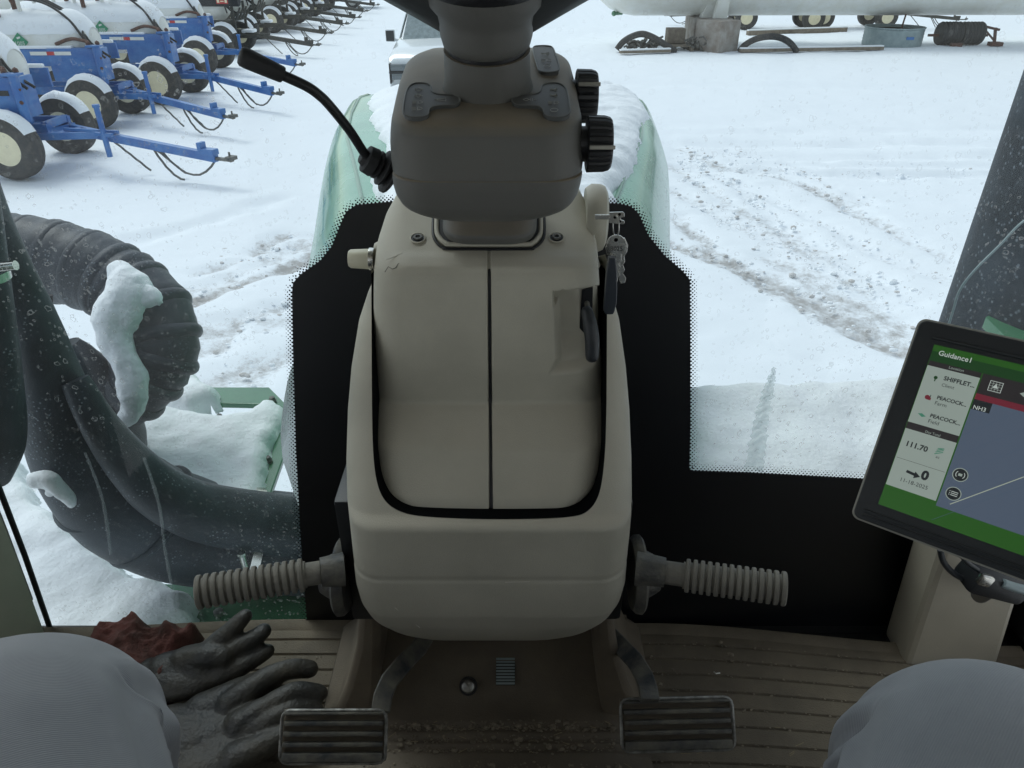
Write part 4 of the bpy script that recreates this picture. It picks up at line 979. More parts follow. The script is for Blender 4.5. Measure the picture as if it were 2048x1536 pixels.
rect(xP+.0012, h1, XR, SY1+.017, 'map', 1)
_, yb1 = zc(780, 478); rect(xP+.0012, h1, XR, yb1, 'bar', 2); _, yb2 = zc(770, 508); rect(xP+.0012, yb1, XR, yb2, 'red', 2)
rect(xP+.0012, yb2, xP+.016, yb2-.0095, 'dark', 3)
def seg_(a, b, w_, c, lv=3):
    a = Vector(a); b = Vector(b); d = (b-a).normalized(); n_ = Vector((-d.y, d.x))*w_/2; z = .0008+.00025*lv
    mb.add([Mm @ Vector((p.x, p.y, z)) for p in (a-n_, b-n_, b+n_, a+n_)], [(0,1,2,3)], si[c])
for k in range(6):
    qa = Vector((xP+.002, yb2-.014-.021*k)); dm = Vector(zc(1019,905))-Vector(zc(640,1045)); dm = dm/dm.x; tt = min(XR-qa.x, (yb2-.001-qa.y)/dm.y); seg_(qa, qa+dm*tt, .0003, 'mapline', 2)
pa = Vector(zc(640, 1045)); pb = Vector(zc(1019, 905)); dl = (pb-pa)/(pb-pa).x; seg_(pa, pa+dl*(XR-pa.x), .0008, 'line')
txt('Guidance1', 580, 284, 745, 320, 'white', .012); txt('Location', 634, 352, 709, 369, 'light'); txt('SHIFFLET...', 607, 412, 764, 448, 'dark', .03); txt('Client', 596, 442, 660, 458, 'dark')
txt('PEACOCK...', 573, 508, 722, 546, 'dark', .03); txt('Farm', 561, 536, 620, 550, 'dark'); txt('PEACOCK...', 538, 600, 690, 642, 'dark', .03); txt('Field', 527, 628, 581, 642, 'dark')
txt('Day Total', 512, 682, 590, 697, 'light'); txt('111.70', 417, 748, 522, 776, 'dark', .03); txt('ac', 566, 808, 585, 813, 'dark'); txt('0', 490, 915, 522, 922, 'dark', .05); txt('11-18-2025', 386, 928, 524, 970, 'dark')
txt('NH3', 757, 558, 820, 572, 'white', .01)
def disc(cx_, cy_, r, c, lv, n=28, r0=0):
    z = .0008+.00025*lv
    if r0: mb.add([Mm @ Vector((cx_+q*math.cos(a), cy_+q*math.sin(a), z)) for q in (r0, r) for a in (2*math.pi*k/n for k in range(n))], [(k, n+k, n+(k+1) % n, (k+1) % n)[::-1] for k in range(n)], si[c])
    else: mb.add([Mm @ Vector((cx_+r*math.cos(a), cy_+r*math.sin(a), z)) for a in (2*math.pi*k/n for k in range(n))], [tuple(range(n))], si[c])
for k, (zx, zy) in enumerate(((693, 895), (658, 991))):
    x, y = zc(zx, zy); disc(x, y, .0062, 'dark', 3); disc(x, y, .0064, 'light', 4, r0=.0057)
    if k: 
        for t in (-1, 0, 1): rect(x-.0022, y+t*.0017+.0003, x+.0035, y+t*.0017-.0003, 'white', 4); rect(x-.0036, y+t*.0017+.0003, x-.0029, y+t*.0017-.0003, 'white', 4)
    else:
        rect(x-.0016, y+.0012, x+.0016, y-.0012, 'light', 4)
        for a0 in (0, math.pi): 
            for j in range(5): seg_((x+.0036*math.cos(a0-.8+j*.32), y+.0036*math.sin(a0-.8+j*.32)), (x+.0036*math.cos(a0-.48+j*.32), y+.0036*math.sin(a0-.48+j*.32)), .0006, 'white', 4)
x, y = zc(452, 893); seg_((x-.0062, y+.0012), (x+.002, y+.0002), .0026, 'dark', 4); mb.add([Mm @ Vector(p) for p in ((x+.001,y-.0034,.0018),(x+.0062,y-.0002,.0018),(x+.001,y+.0034,.0018))], [(0,1,2)], si['dark'])
x, y = zc(587, 776)
for k in range(4): seg_((x-.0034+k*.0004, y-.0034+k*.0019), (x+.003, min(y+.0036, y+.0002+k*.0019)), .0008, 'grn', 4)
x, y = zc(566, 402); disc(x, y+.0008, .0016, 'dkgreen', 4); seg_((x, y), (x, y-.0028), .001, 'dkgreen', 4)
x, y = zc(525, 498); disc(x, y, .0022, 'red', 4); rect(x, y+.0003, x+.0032, y-.0022, 'red', 4); seg_((x+.0022, y), (x+.0022, y+.003), .0006, 'dark', 4)
x, y = zc(495, 592); mb.add([Mm @ Vector(p) for p in ((x-.0036,y+.0012,.0018),(x+.0005,y-.0012,.0018),(x+.0036,y+.0002,.0018),(x-.0002,y+.0022,.0018))], [(0,1,2,3)], si['grn'])
x, y = zc(873, 445); rect(x-.0052, y+.0048, x+.0052, y-.0048, 'white', 3); rect(x-.0047, y+.0043, x+.0047, y-.0043, 'bar', 4)
for t in (-.0024, 0, .0024): rect(x-.0047, y+t+.00018, x+.0047, y+t-.00018, 'light', 5); rect(x+t-.00018, y+.0043, x+t+.00018, y-.0043, 'light', 5)
mb.add([Mm @ Vector(p) for p in ((x-.0022,y-.0014,.0024),(x+.0022,y-.0014,.0024),(x,y+.0028,.0024))], [(0,1,2)], si['white'])
x, y = zc(1010, 482); mb.add([Mm @ Vector(p) for p in ((x-.002,y,.0022),(x+.002,y-.0025,.0022),(x+.002,y+.0025,.0022))], [(0,1,2)], si['light'])
mb.build('lit_screen', S_, mon, smooth=None, fixn=False)
# arm and cables under the monitor
mb = MB(); c = at(1975, 1158, Y=.70)
mb.box(at(1985,1160,Y=.72), (.085,.045,.035), 0, Matrix.Rotation(R(18), 3, 'Y'), bev=.008); mb.box(at(1970,1160,Y=.697), (.018,.01,.016), 1, Matrix.Rotation(R(18), 3, 'Y'), bev=.003)
mb.tube([at(1985,1170,Y=.74), at(1960,1190,Y=.90)], .014, 14, 0)
mb.build('mount_bracket', ['black', 'steel'], mon)
mb = MB(); ptube(mb, [(1880,1098,6),(1888,1125,6),(1912,1150,6),(1950,1166,6)], .72, n=10); ptube(mb, [(1920,1108,5),(1935,1125,5),(1955,1140,5)], .71, n=10); mb.build('monitor_cable', 'bezel', mon)
mb = MB(); ptube(mb, [(2005,1166,9),(2040,1178,10),(2100,1190,10)], .70, n=12); mb.build('silver_cable', 'galv', mon)

# ================================================================ KEYS
ky = empty('ignition_keys', tuple(at(1228, 600, Y=.86)), 'steel keys marked 8025 and a black fob hanging from the ignition key', 'keys')
def kp(x, y, Y=.90): return at(x, y, Y=Y)
def kpl(name, poly, Y, th, m, holes=(), bev=.0004):
    mb = MB(); mb.prism([kp(x, y, Y) for x, y in poly], (0, th, 0)); return mb.build(name, m, ky, smooth=None, bevel=bev)
k1 = kpl('inserted_key', [(1190,430),(1219,430),(1219,425),(1246,424),(1249,427),(1249,434),(1242,436),(1242,440),(1249,442),(1249,447),(1246,449),(1219,446),(1219,439),(1190,439)], .90, .0024, 'steel')
for x, y in ((1239,429),(1240,443),(1230,435)):
    mb = MB(); p = kp(x, y, .8997); mb.lathe([(.0018,0),(.0,0)], p, (0,-1,0), 12); mb.build('key_hole', 'frit', k1)
mb = MB(); c = kp(1232, 453, .898); mb.lathe([(.0105+.0009*math.cos(a), .0009*math.sin(a)) for a in np.linspace(0, 2*math.pi, 9)[:-1]], c, (1,.25,0), 36, closed_prof=True)
for i, v in enumerate(mb.v): mb.v[i] = (v[0], v[1], c.z+(v[2]-c.z)*1.25)
mb.build('split_ring', 'chrome', ky)
def circ(cx_, cy_, r, a0=0, a1=360, n=20): return [(cx_+r*math.cos(R(a0+(a1-a0)*i/n)), cy_+r*math.sin(R(a0+(a1-a0)*i/n))) for i in range(n+1)]
kpl('rear_key', [(1215,482),(1218,476),(1250,476),(1256,490),(1254,505),(1249,512),(1250,525),(1246,530),(1250,540),(1246,547),(1252,556),(1250,566),(1242,568),(1238,560),(1238,512),(1214,510),(1211,495)], .895, .002, 'steel')
k2 = kpl('front_key', circ(1233, 490, 20, 60, -240, 22)+[(1222,508),(1222,566),(1228,572),(1234,566),(1236,556),(1240,548),(1237,542),(1241,534),(1238,528),(1243,520),(1243,508)], .889, .0022, 'steel')
mb = MB(); mb.prism([kp(x, y, .8885) for x, y in ((1229,512),(1231,512),(1231,558),(1229,558))], (0,-.0003,0)); mb.build('key_groove', 'iron', k2, smooth=None)
mb = MB(); p = kp(1232, 480, .8887); mb.lathe([(.0026,0),(0,0)], p, (0,-1,0), 14); mb.build('key_hole', 'frit', k2)
mb = MB(); q = Matrix.Rotation(R(90), 4, 'X'); mb.text('8025', .0082, Matrix.Translation(kp(1233, 501.5, .8884)) @ q, 0, 'CENTER', depth=.0002); mb.build('key_number', 'iron', k2, smooth=None)
mb = MB(); rs = []
for (xa_, ya_, xb_, yb_) in ((1215,512,1232,515),(1209,535,1236,540),(1206,570,1238,575),(1203,600,1237,605),(1203,617,1232,623),(1208,624,1228,627)):
    a = kp(xa_, ya_, .862); b = kp(xb_, yb_, .862); c = (a+b)/2; w_ = (b-a).length/2
    rs.append([c+Vector((w_*s1*(1-.25*(1-abs(s2))), .0055*s2, 0)) for s1, s2 in ((-1,0),(-.7,-1),(0,-1.1),(.7,-1),(1,0),(.7,1),(-.7,1))])
mb.rings(rs).build('black_fob', M['fob'], ky, smooth=30, bevel=.001)

# ================================================================ GLOVES, RAG, DEBRIS
def glove(name, tubes, label):
    mb = MB()
    for path, zz, fl in tubes:
        P = []; Rr = []
        for i, (x, y, r) in enumerate(path):
            z = zz[i] if hasattr(zz, '__len__') else zz
            p = at(x, y, z=z); P.append(p); Rr.append(r*proj(*p)[2]/FP)
        mb.tube(spline(P, 5), lerpl(Rr, 5), 16, flat=fl, ends=True)
    o = mb.build(name, 'glove', remesh=.0032, label=label, cat='glove', group='rubber gloves on the cab floor')
    t = bpy.data.textures.new(name, 'CLOUDS'); t.noise_scale = .028; t.noise_depth = 3
    k = o.modifiers.new('d', 'DISPLACE'); k.texture = t; k.strength = .0032; k.mid_level = .5; k.texture_coords = 'LOCAL'
    return o
glove('rubber_glove', [
    ([(300,1350,40),(350,1362,46),(400,1352,44)], 1.80, .62), ([(330,1335,34),(380,1325,36),(430,1318,30)], 1.81, .7),
    ([(370,1320,28),(410,1312,27),(445,1313,24)], [1.82,1.835,1.835], .95),                        # thumb
    ([(390,1330,26),(430,1290,22),(465,1258,19),(490,1232,15)], [1.82,1.84,1.86,1.875], .95),
    ([(400,1345,26),(455,1305,22),(500,1282,20),(527,1262,16)], [1.81,1.83,1.84,1.85], .95),
    ([(395,1362,26),(455,1345,22),(505,1318,20),(535,1302,15)], [1.80,1.81,1.815,1.82], .95)], 'dark rubber glove half under the maroon rag, fingers pointing at the foot peg')
glove('rubber_glove', [
    ([(330,1475,75),(400,1470,74),(470,1440,62)], 1.795, .42), ([(360,1560,60),(430,1510,66),(500,1470,52)], 1.795, .42),
    ([(400,1420,36),(480,1385,34),(540,1362,27)], [1.80,1.81,1.815], .7),
    ([(460,1410,30),(520,1365,24),(575,1340,21),(618,1338,19)], [1.81,1.83,1.83,1.82], .95),
    ([(480,1450,32),(540,1412,25),(590,1384,21),(640,1386,17)], [1.81,1.825,1.835,1.82], .95),
    ([(490,1470,30),(545,1440,24),(590,1418,20),(632,1418,15)], [1.80,1.82,1.825,1.81], .95),
    ([(470,1520,36),(530,1490,27),(580,1465,22),(620,1455,18)], [1.80,1.81,1.81,1.80], .9)], 'dusty dark rubber glove lying palm down beside the left pedal')
zr = FLOOR+.012
ro = [at(x, y, z=zr+.03) for x, y in [(180,1284),(222,1262),(262,1254),(285,1244),(312,1258),(350,1254),(396,1258),(390,1284),(366,1300),(378,1332),(356,1368),(318,1402),(240,1420),(180,1360)]]
fr_ = pip_dist([(p.x, p.y) for p in ro]); mb = MB(); idx = {}; cell = .0034
rx0, ry0 = min(p.x for p in ro), min(p.y for p in ro); nxr, nyr = int((max(p.x for p in ro)-rx0)/cell)+2, int((max(p.y for p in ro)-ry0)/cell)+2
for j in range(nyr):
    for i in range(nxr):
        x = rx0+i*cell; y = ry0+j*cell; d = fr_(x, y)+.008*noise.noise((x*30, y*30, 4))
        if d > -.004:
            ux = x*.8+y*.6; uy = -x*.6+y*.8; wx = .03*noise.noise((x*11, y*11, 7))
            r1 = (1-abs(noise.noise(((ux+wx)*17, uy*6, 1)))*2.0); r2 = (1-abs(noise.noise(((uy+wx)*20, ux*8, 5)))*2.2); r3 = 1-abs(noise.noise((x*48, y*48, 9)))*2
            h = .034+.026*max(r1, 0)**1.2+.020*max(r2, 0)**1.2+.007*r3+.018*noise.noise((x*9, y*9, 2))
            h *= min(1, max(0, d)/.016)**.45
            idx[(i, j)] = len(mb.v); mb.v.append((x+.004*noise.noise((y*25, x*25, 3)), y, zr+h))
for (i, j) in idx:
    k = [(i, j), (i+1, j), (i+1, j+1), (i, j+1)]
    if all(t in idx for t in k): mb.f.append(tuple(idx[t] for t in k)); mb.m.append(0)
mb.build('crumpled_rag', 'rag', label='crumpled maroon and brown cloth beside the left knee', cat='rag', smooth=180, fixn=False)
mb = MB(); rnd = random.Random(5)
def crumb(x, y, r, z, mi=0):
    mb.ball((x, y, z+r*.4), r, mi, (1, rnd.uniform(.5,1), rnd.uniform(.3,.7)), 1, lambda p: .35*noise.noise(p*2.5+Vector((x*99, y*99, 0))))
for k in range(900):
    x = rnd.uniform(-.22, .21); row = rnd.choice([.775,.775,.777,.752,.735,.7]); y = row+rnd.gauss(0, .0045)
    crumb(x, y, rnd.choice([.0014,.002,.002,.003,.006 if rnd.random() < .3 else .0025]), panz(x, y))
for k in range(700):
    x = rnd.uniform(.24, .85) if rnd.random() < .75 else rnd.uniform(-.6, -.25); i = rnd.randint(8, 19); y = .3+.036*i+.0035-.01*(i/19)*(1+5*smooth01(.3,.95,x)) + rnd.gauss(0, .002)
    crumb(x, y, rnd.uniform(.001, .003), FLOOR+.006)
for x, y, r in ((1460,1311,.008),(1440,1286,.005),(1498,1332,.005),(1320,1370,.006),(1345,1340,.004)):
    p = at(x, y, z=FLOOR+.022); crumb(p.x, p.y, r, p.z)
for k in range(40):
    x = rnd.uniform(-.2, .8); y = rnd.choice([.775,.752,.70,.735])+rnd.gauss(0, .006); a = rnd.uniform(-.7, .7); l = rnd.uniform(.006, .018); z = (panz(x, y) if abs(x) < .22 else FLOOR+.022)+.002
    mb.tube([(x, y, z), (x+l*math.cos(a), y+l*math.sin(a), z+.001)], .0005, 4, 1)
mb.tube([at(1428,1344,z=FLOOR+.024), at(1432,1347,z=FLOOR+.026), at(1440,1346,z=FLOOR+.024)], .0012, 5, 2)
mb.build('floor_debris', ['debris', 'straw', 'white'], label='dry soil crumbs and straw in the grooves of the cab floor', cat='debris', kind='stuff', smooth=None, fixn=False)

# ================================================================ THE DRIVER
per = empty('person', (0, .0, FLOOR), 'person in grey blue jeans sitting in the cab, only both knees showing', 'person')
def leg(s, knee, kr, lift):
    hip = Vector((s*.13+.03, -.12, 2.27)); ank = Vector((knee[0]-s*.0, knee[1]-.03, 1.88)); k = Vector(knee)
    P = [hip, hip.lerp(k, .4)+Vector((0,0,.006)), hip.lerp(k, .75)+Vector((0,0,.008)), k, k+Vector((0,.05,-.055)), k.lerp(ank, .38)+Vector((0,.055,0)), k.lerp(ank, .66)+Vector((0,.03,0)), ank]
    Pn = spline(P, 14); Rn = lerpl([.135,.140,kr*.97,kr*.98,kr*.88,kr*.76,.095,.085], 14)
    mb = MB(); t = [(Pn[min(i+1, len(Pn)-1)]-Pn[max(i-1, 0)]).normalized() for i in range(len(Pn))]; rs = []; N = 96
    nn = Vector((0,0,1)); nn = (nn-t[0]*nn.dot(t[0])).normalized(); L_ = len(Pn)
    for i, p in enumerate(Pn):
        nn = (nn-t[i]*nn.dot(t[i])).normalized(); b = t[i].cross(nn); ring = []
        for j in range(N):
            a = 2*math.pi*j/N; dirv = nn*math.cos(a)+b*math.sin(a)
            u = i/L_
            # folds of the cloth: strongest on the inner and under side of the knee
            inner = smooth01(.35, .95, -s*dirv.x)
            f = .0055*inner*smooth01(.16, .34, u)*math.sin(a*13+u*5+3.5*noise.noise((u*5, a*1.2, s)))+.003*inner*smooth01(.3,.45,u)*math.sin(u*70+a*4)*noise.noise((u*9, a, 3))*2
            f += .0022*noise.noise(p*4+dirv*.9)+.0012*noise.noise(p*12+dirv*2)
            ring.append(p+dirv*(Rn[i]+f))
        rs.append(ring)
    mb.rings(rs)
    # side seam: a raised double line of stitching along the inner side
    sm = []
    for i in range(6, L_-4):
        c = sum((Vector(q) for q in rs[i]), Vector())/N; j = min(range(N), key=lambda j: (Vector(rs[i][j])-c).normalized().dot(Vector((-s*1, .0, -.12)))); sm.append(Vector(rs[i][j])*1.0)
    o = mb.build('trouser_leg', 'jeans', per, smooth=180)
    m2 = MB(); m2.tube([q-(q-Pn[i+6]).normalized()*.0012 for i, q in enumerate(sm)], .0026, 6); m2.build('leg_seam', 'jeans', o)
    b = MB(); b.ball(ank+Vector((0, .09, -.075)), 1, 0, (.055, .16, .06), 3); b.tube([ank+Vector((0,0,.06)), ank+Vector((0,.01,-.08))], [.06,.06], 16); b.build('boot', 'boot', per, remesh=.008)
leg(-1, (-.486, .420, 2.216), .150, 0)
leg(1, (.512, .392, 2.212), .148, 0)
mb = MB(); mb.ball((.03, -.16, 2.30), 1, 0, (.24, .17, .16), 4); mb.build('trouser_seat', 'jeans', per)
mb = MB(); mb.tube([(.03,-.2,2.33),(.03,-.24,2.5),(.03,-.29,2.7),(.03,-.33,2.86),(.03,-.34,2.92)], [.17,.18,.205,.17,.07], 24, flat=.72); mb.build('jacket', 'seatcloth', per, remesh=.02)
mb = MB(); mb.box((.03, -.12, 2.06), (.54, .52, .14), bev=.05); mb.box((.03, -.47, 2.50), (.52, .13, .72), 0, Matrix.Rotation(R(-8), 3, 'X'), bev=.05); mb.box((.03, -.15, 1.88), (.34, .36, .26), bev=.02)
mb.build('driver_seat', 'seatcloth', label='dark cloth driving seat under the person', cat='seat')
# ================================================================ THE YARD: WAGONS
def wheel(parent, x, y, r, w_, sgn, ang=0):
    c = Vector((x, y, r)); q = Matrix.Rotation(ang, 3, 'Z'); ax_ = q @ Vector((0, sgn, 0))
    mb = MB(); rr = r; h = w_/2
    prof = [(rr*.50,-h*.80),(rr*.60,-h*.98),(rr*.82,-h*1.02),(rr*.93,-h*.92),(rr*.985,-h*.70),(rr,-h*.35),(rr*.985,-h*.30),(rr,-h*.12),(rr,h*.12),(rr*.985,h*.30),(rr,h*.35),(rr*.985,h*.70),(rr*.93,h*.92),(rr*.82,h*1.02),(rr*.60,h*.98),(rr*.50,h*.80)]
    mb.lathe(prof, c, ax_, 40, 0, True)
    o = mb.build('wheel', 'tyre', parent, smooth=35)
    mb = MB(); mb.lathe([(rr*.54,h*.86),(rr*.55,h*.80),(rr*.50,h*.70),(rr*.46,h*.35),(rr*.40,h*.25),(rr*.20,h*.32),(rr*.17,h*.34),(0,h*.34)], c, ax_, 32); mb.lathe([(rr*.52,-h*.8),(rr*.4,-h*.5),(0,-h*.5)], c, ax_, 24)
    rim = mb.build('rim', 'rim', o, smooth=30)
    mb = MB(); mb.lathe([(rr*.10,h*.34),(rr*.10,h*.62),(rr*.06,h*.72),(0,h*.72)], c, ax_, 14)
    t1 = ax_.orthogonal().normalized(); t2 = ax_.cross(t1)
    for k in range(6):
        a = k*math.pi/3; p = c+(t1*math.cos(a)+t2*math.sin(a))*rr*.185; mb.tube([p+ax_*h*.30, p+ax_*h*.46], rr*.035, 6)
    mb.build('hub', 'hub', o)
    mb = MB(); rs = []
    for k in range(25):                          # snow lying on the top of the tyre
        a = R(-62+124*k/24); er = q @ Vector((math.sin(a), 0, math.cos(a))); e = math.cos(R(-86+172*k/24)); th = .075*max(e, 0)**.6*(1+.3*noise.noise((k*.5, x, y)))
        ring = []
        for j in range(9):
            u = -1+j/4; ring.append(c+er*(rr*(.995-.04*abs(u)**3)+th*(1-u*u)**.5)+ax_*u*h*.92)
        rs.append(ring)
    mb.rings(rs, False, False); mb.build('snow_cap', 'snow_fine', o, smooth=180)
def wagon(kind):
    body = 'blue' if kind == 'blue' else 'darkgreen'
    g = empty('nurse_tank_wagon', (0,0,0)); rw = .455
    for x, a in ((0, -.10), (-2.75, 0)):
        for y in (-.78, .78): wheel(g, x, y, rw, .30, 1 if y > 0 else -1, a)
    mb = MB(); mb.beam((-2.9,-.3,.62), (.35,-.3,.62), .08, .14); mb.beam((-2.9,.3,.62), (.35,.3,.62), .08, .14)
    for x in (0, -2.75): mb.beam((x,-.72,.48), (x,.72,.48), .10, .10)
    for x in (.3, -.6, -1.6, -2.8): mb.beam((x,-.3,.66), (x,.3,.66), .08, .10)
    mb.box((0,0,.56), (.5,.5,.12), bev=.01)
    mb.build('running_gear', body, g, smooth=30)
    # tongue
    tg = MB(); th = R(-32 if kind == 'blue' else -24); q = Matrix.Rotation(th, 3, 'Z')
    def t(x, y, z): return q @ Vector((x, y, 0))+Vector((.05, 0, z))
    tg.beam(t(.15,-.36,.52), t(1.15,-.03,.56), .07, .10); tg.beam(t(.15,.36,.52), t(1.15,.03,.56), .07, .10); tg.beam(t(.15,-.42,.52), t(.15,.42,.52), .09, .12)
    tg.beam(t(.55,-.2,.56), t(.55,.2,.56), .08, .05); tg.beam(t(.9,0,.57), t(3.15,0,.40), .09, .12); tg.box(t(3.05,0,.48), (.22,.12,.08), 0, q); tg.box(t(2.93,0,.53), (.06,.12,.14), 0, q)
    tg.beam(t(.62,-.13,.62), t(1.5,.0,.62), .04, .05)
    tn = tg.build('tongue', body, g, smooth=30, bevel=.006)
    m_ = MB(); m_.beam(t(3.12,0,.39), t(3.42,0,.39), .05, .04); m_.box(t(3.40,0,.42), (.1,.13,.05), 0, q); m_.tube([t(3.38,0,.36), t(3.38,0,.50)], .015, 8); m_.build('hitch', 'iron', tn)
    if kind == 'blue':
        m_ = MB(); m_.tube([t(1.35,-.12,.28), t(1.35,-.12,.98)], .038, 10); m_.tube([t(1.35,-.12,.98), t(1.35,-.12,1.02)], .05, 10); m_.beam(t(1.2,-.12,.6), t(1.5,-.12,.6), .05, .05); m_.build('jack_post', body, tn)
    for (a0, b0, sag) in (((1.25,.05,.5),(1.75,.16,.04),.0),((2.05,.03,.44),(2.35,.2,.05),.0),((2.1,-.03,.44),(2.6,-.1,.06),.1),((2.2,0,.42),(3.1,.06,.38),.30)):
        A = t(*a0); B = t(*b0); MB().tube([A.lerp(B, k/8)+Vector((0,0,-sag*4*(k/8)*(1-k/8)))+Vector((0,.008*(-1)**k,0)) for k in range(9)], .016, 6).build('safety_chain', 'iron', tn)
    # tank
    tk = MB(); tr = .47; cz = 1.42; prof = [(0,-3.35),(.16,-3.33),(.32,-3.26),(.43,-3.13),(tr,-2.95),(tr,-.35),(.43,-.17),(.32,-.04),(.16,.03),(0,.05)]
    tk.lathe(prof, (0,0,cz), (1,0,0), 40); tank = tk.build('tank', 'white', g, smooth=60)
    sn = MB(); rs = []
    for k in range(40):
        x = -3.3+3.3*k/39; e = min(1, (x+3.36)/.4, (.05-x)/.42); rr_ = tr*math.sqrt(max(0, 1-(1-max(e,0))**2)); row = []
        for j in range(15):
            a = R(-68+136*j/14+4*noise.noise((x*3, j, 1))); b = math.cos(R(-88+176*j/14)); rad = rr_+.10*max(b, 0)**.5*(1+.35*noise.noise((x*2.2, a*2, 5)))*max(.2, e**.4) if 0 < j < 14 else rr_+.003
            row.append((x, rad*math.sin(a), cz+rad*math.cos(a)))
        rs.append(row)
    sn.rings(rs, False, False); sn.build('tank_snow_cap', 'snow_fine', tank, smooth=180)
    v = MB(); y0 = -.16; z0 = cz+tr
    for x in (-2.2, -1.75, -1.15): v.tube([(x,y0,z0-.05),(x,y0,z0+.30)], .035, 10)
    v.tube([(-2.4,y0,z0+.30),(-1.0,y0,z0+.30)], .032, 10); v.tube([(-2.3,y0+.3,z0+.30),(-1.1,y0+.3,z0+.30)], .03, 10)
    for x in (-2.35,-1.05): v.tube([(x,y0,z0+.3),(x,y0+.3,z0+.3)], .03, 8)
    v.tube(spline([(-1.15,y0,z0),(-1.15,y0,z0+.26),(-1.05,y0,z0+.36),(-.9,y0,z0+.34),(-.85,y0,z0+.2)], 5), .03, 10)
    v.build('valve_rack', 'white', tank)
    for x, y in ((-1.3,-.05),(-1.5,-.3),(-1.95,-.1)): MB().tube([(x,y,z0-.02),(x,y,z0+.22)], .045, 8).ball((x,y,z0+.24), .06, 0).build('valve', 'rust', tank)
    for k, (ya, xb, yb) in enumerate(((-.1,.30,-.42),(.05,.34,-.30),(.15,.1,-.45))):
        MB().tube(spline([(-1.3+.2*k,ya,z0+.28),(-.7,ya-.1,z0+.22),(-.25,ya-.2,cz+.42),(.05,yb,cz+.02),(xb,yb,1.2)], 6), .022, 8).build('hose', 'rubber', tank)
    if kind == 'blue':
        p = MB(); s = .155; c = Vector((-1.15, -.40, cz+.14)); n_ = Vector((0,-.99,.12)).normalized(); ux = Vector((1,0,0)); uy = ux.cross(n_)*-1
        uy = n_.cross(ux)*-1 if (n_.cross(ux)).z < 0 else n_.cross(ux); c = Vector((-1.15,0,cz))+n_*(tr+.012)
        p.prism([c+ux*s, c+uy*s, c-ux*s, c-uy*s], n_*.006, 0); q3 = Matrix((ux, uy, n_)).transposed().to_4x4()
        p.text('1005', .095, Matrix.Translation(c+n_*.009-uy*.055) @ q3, 1, 'CENTER'); p.beam(c+n_*.009+uy*.06-ux*.03, c+n_*.009+uy*.08+ux*.03, .01, .03, 1)
        p.build('hazard_placard', ['placard', 'white'], tank, smooth=None)
        f = MB(); f.box((-1.35,-.56,1.22), (2.9,.05,.28), bev=.008); f.box((-.22,-.585,1.10), (.85,.05,.56), bev=.008); f.box((.2,-.35,1.08), (.05,.50,.56), bev=.008); f.box((-1.35,-.50,1.37), (2.9,.14,.03), bev=.005)
        f.box((-1.2,.56,1.22), (2.6,.05,.28), bev=.008); f.beam((-2.7,-.5,.7), (-2.7,-.5,1.1), .08, .08); f.beam((-2.7,.5,.7), (-2.7,.5,1.1), .08, .08); f.beam((.1,-.3,.7),(.1,-.4,.9), .1, .1)
        f.tube([(.26,-.60,.78),(.26,-.60,1.40)], .07, 12); f.box((.24,-.6,1.42), (.26,.18,.03))
        fr = f.build('side_panel', 'blue', g, smooth=35)
        MB().box((-1.45,-.52,1.395), (2.5,.12,.05), bev=.02).build('panel_snow', 'snow_fine', fr); MB().box((-1.2,.56,1.385), (2.5,.07,.06), bev=.02).build('panel_snow', 'snow_fine', fr)
        MB().box((-.80,-.614,1.30), (.30,.004,.06), 0).box((-.58,-.614,1.30), (.14,.004,.06), 1).box((-.36,-.614,1.30), (.30,.004,.06), 0).build('reflective_strip', ['white', 'red'], fr, smooth=None)
        MB().box((-2.2,-.588,1.30), (.6,.004,.06), 0).build('reflective_strip', ['white', 'red'], fr, smooth=None)
        s_ = MB(); 
        for (x, y, z, r_) in ((.10,-.52,1.46,.05),(.26,-.5,1.46,.045),(.30,-.62,1.22,.035),(.30,-.66,1.05,.03)): MB().ball((x,y,z), r_, 0, sub=1).build('coupler', 'rust', fr)
        s_ = MB(); s_.tube(spline([(.1,-.5,1.48),(-.2,-.48,1.53),(-.5,-.5,1.44)], 4), .03, 8, 0); s_.build('coupler', 'rust', fr)
    else:
        f = MB(); f.beam((-2.5,-.5,.95), (.35,-.5,.95), .06, .12); f.beam((.3,-.5,.6), (.3,-.5,1.5), .07, .07); f.beam((.3,.5,.6), (.3,.5,1.5), .07, .07); f.beam((.3,-.5,1.0), (.3,.5,1.0), .07, .07)
        for k in range(7): f.tube([(.33,-.45+.15*k,1.0),(.46,-.4+.15*k,1.25+.1*(k % 2))], .03, 6)
        f.build('dark_frame', 'darkgreen', g, smooth=35)
        f = MB(); f.lathe([(0,-.8),(.14,-.8),(.16,-.77),(.16,.77),(.14,.8),(0,.8)], (-.15,-.72,1.56), (1,0,0), 20); rl = f.build('black_roll', 'rubber', g)
        f = MB(); f.box((.18,-.885,1.56), (.36,.012,.15), 0); f.box((.18,-.893,1.555), (.10,.006,.03), 1); f.box((.06,-.893,1.56), (.07,.006,.09), 1); f.box((.30,-.893,1.56), (.07,.006,.09), 1); f.build('red_plate', ['red', 'rim'], rl, smooth=None)
        f = MB(); f.box((.55,0,.66), (.35,.5,.1), 0, bev=.04); f.build('drift', 'snow_fine', g)
    return g
PB = wagon('blue'); PD = wagon('dark'); reg_kids()
def gp(px, py, z=0): return at(px, py, z=z)
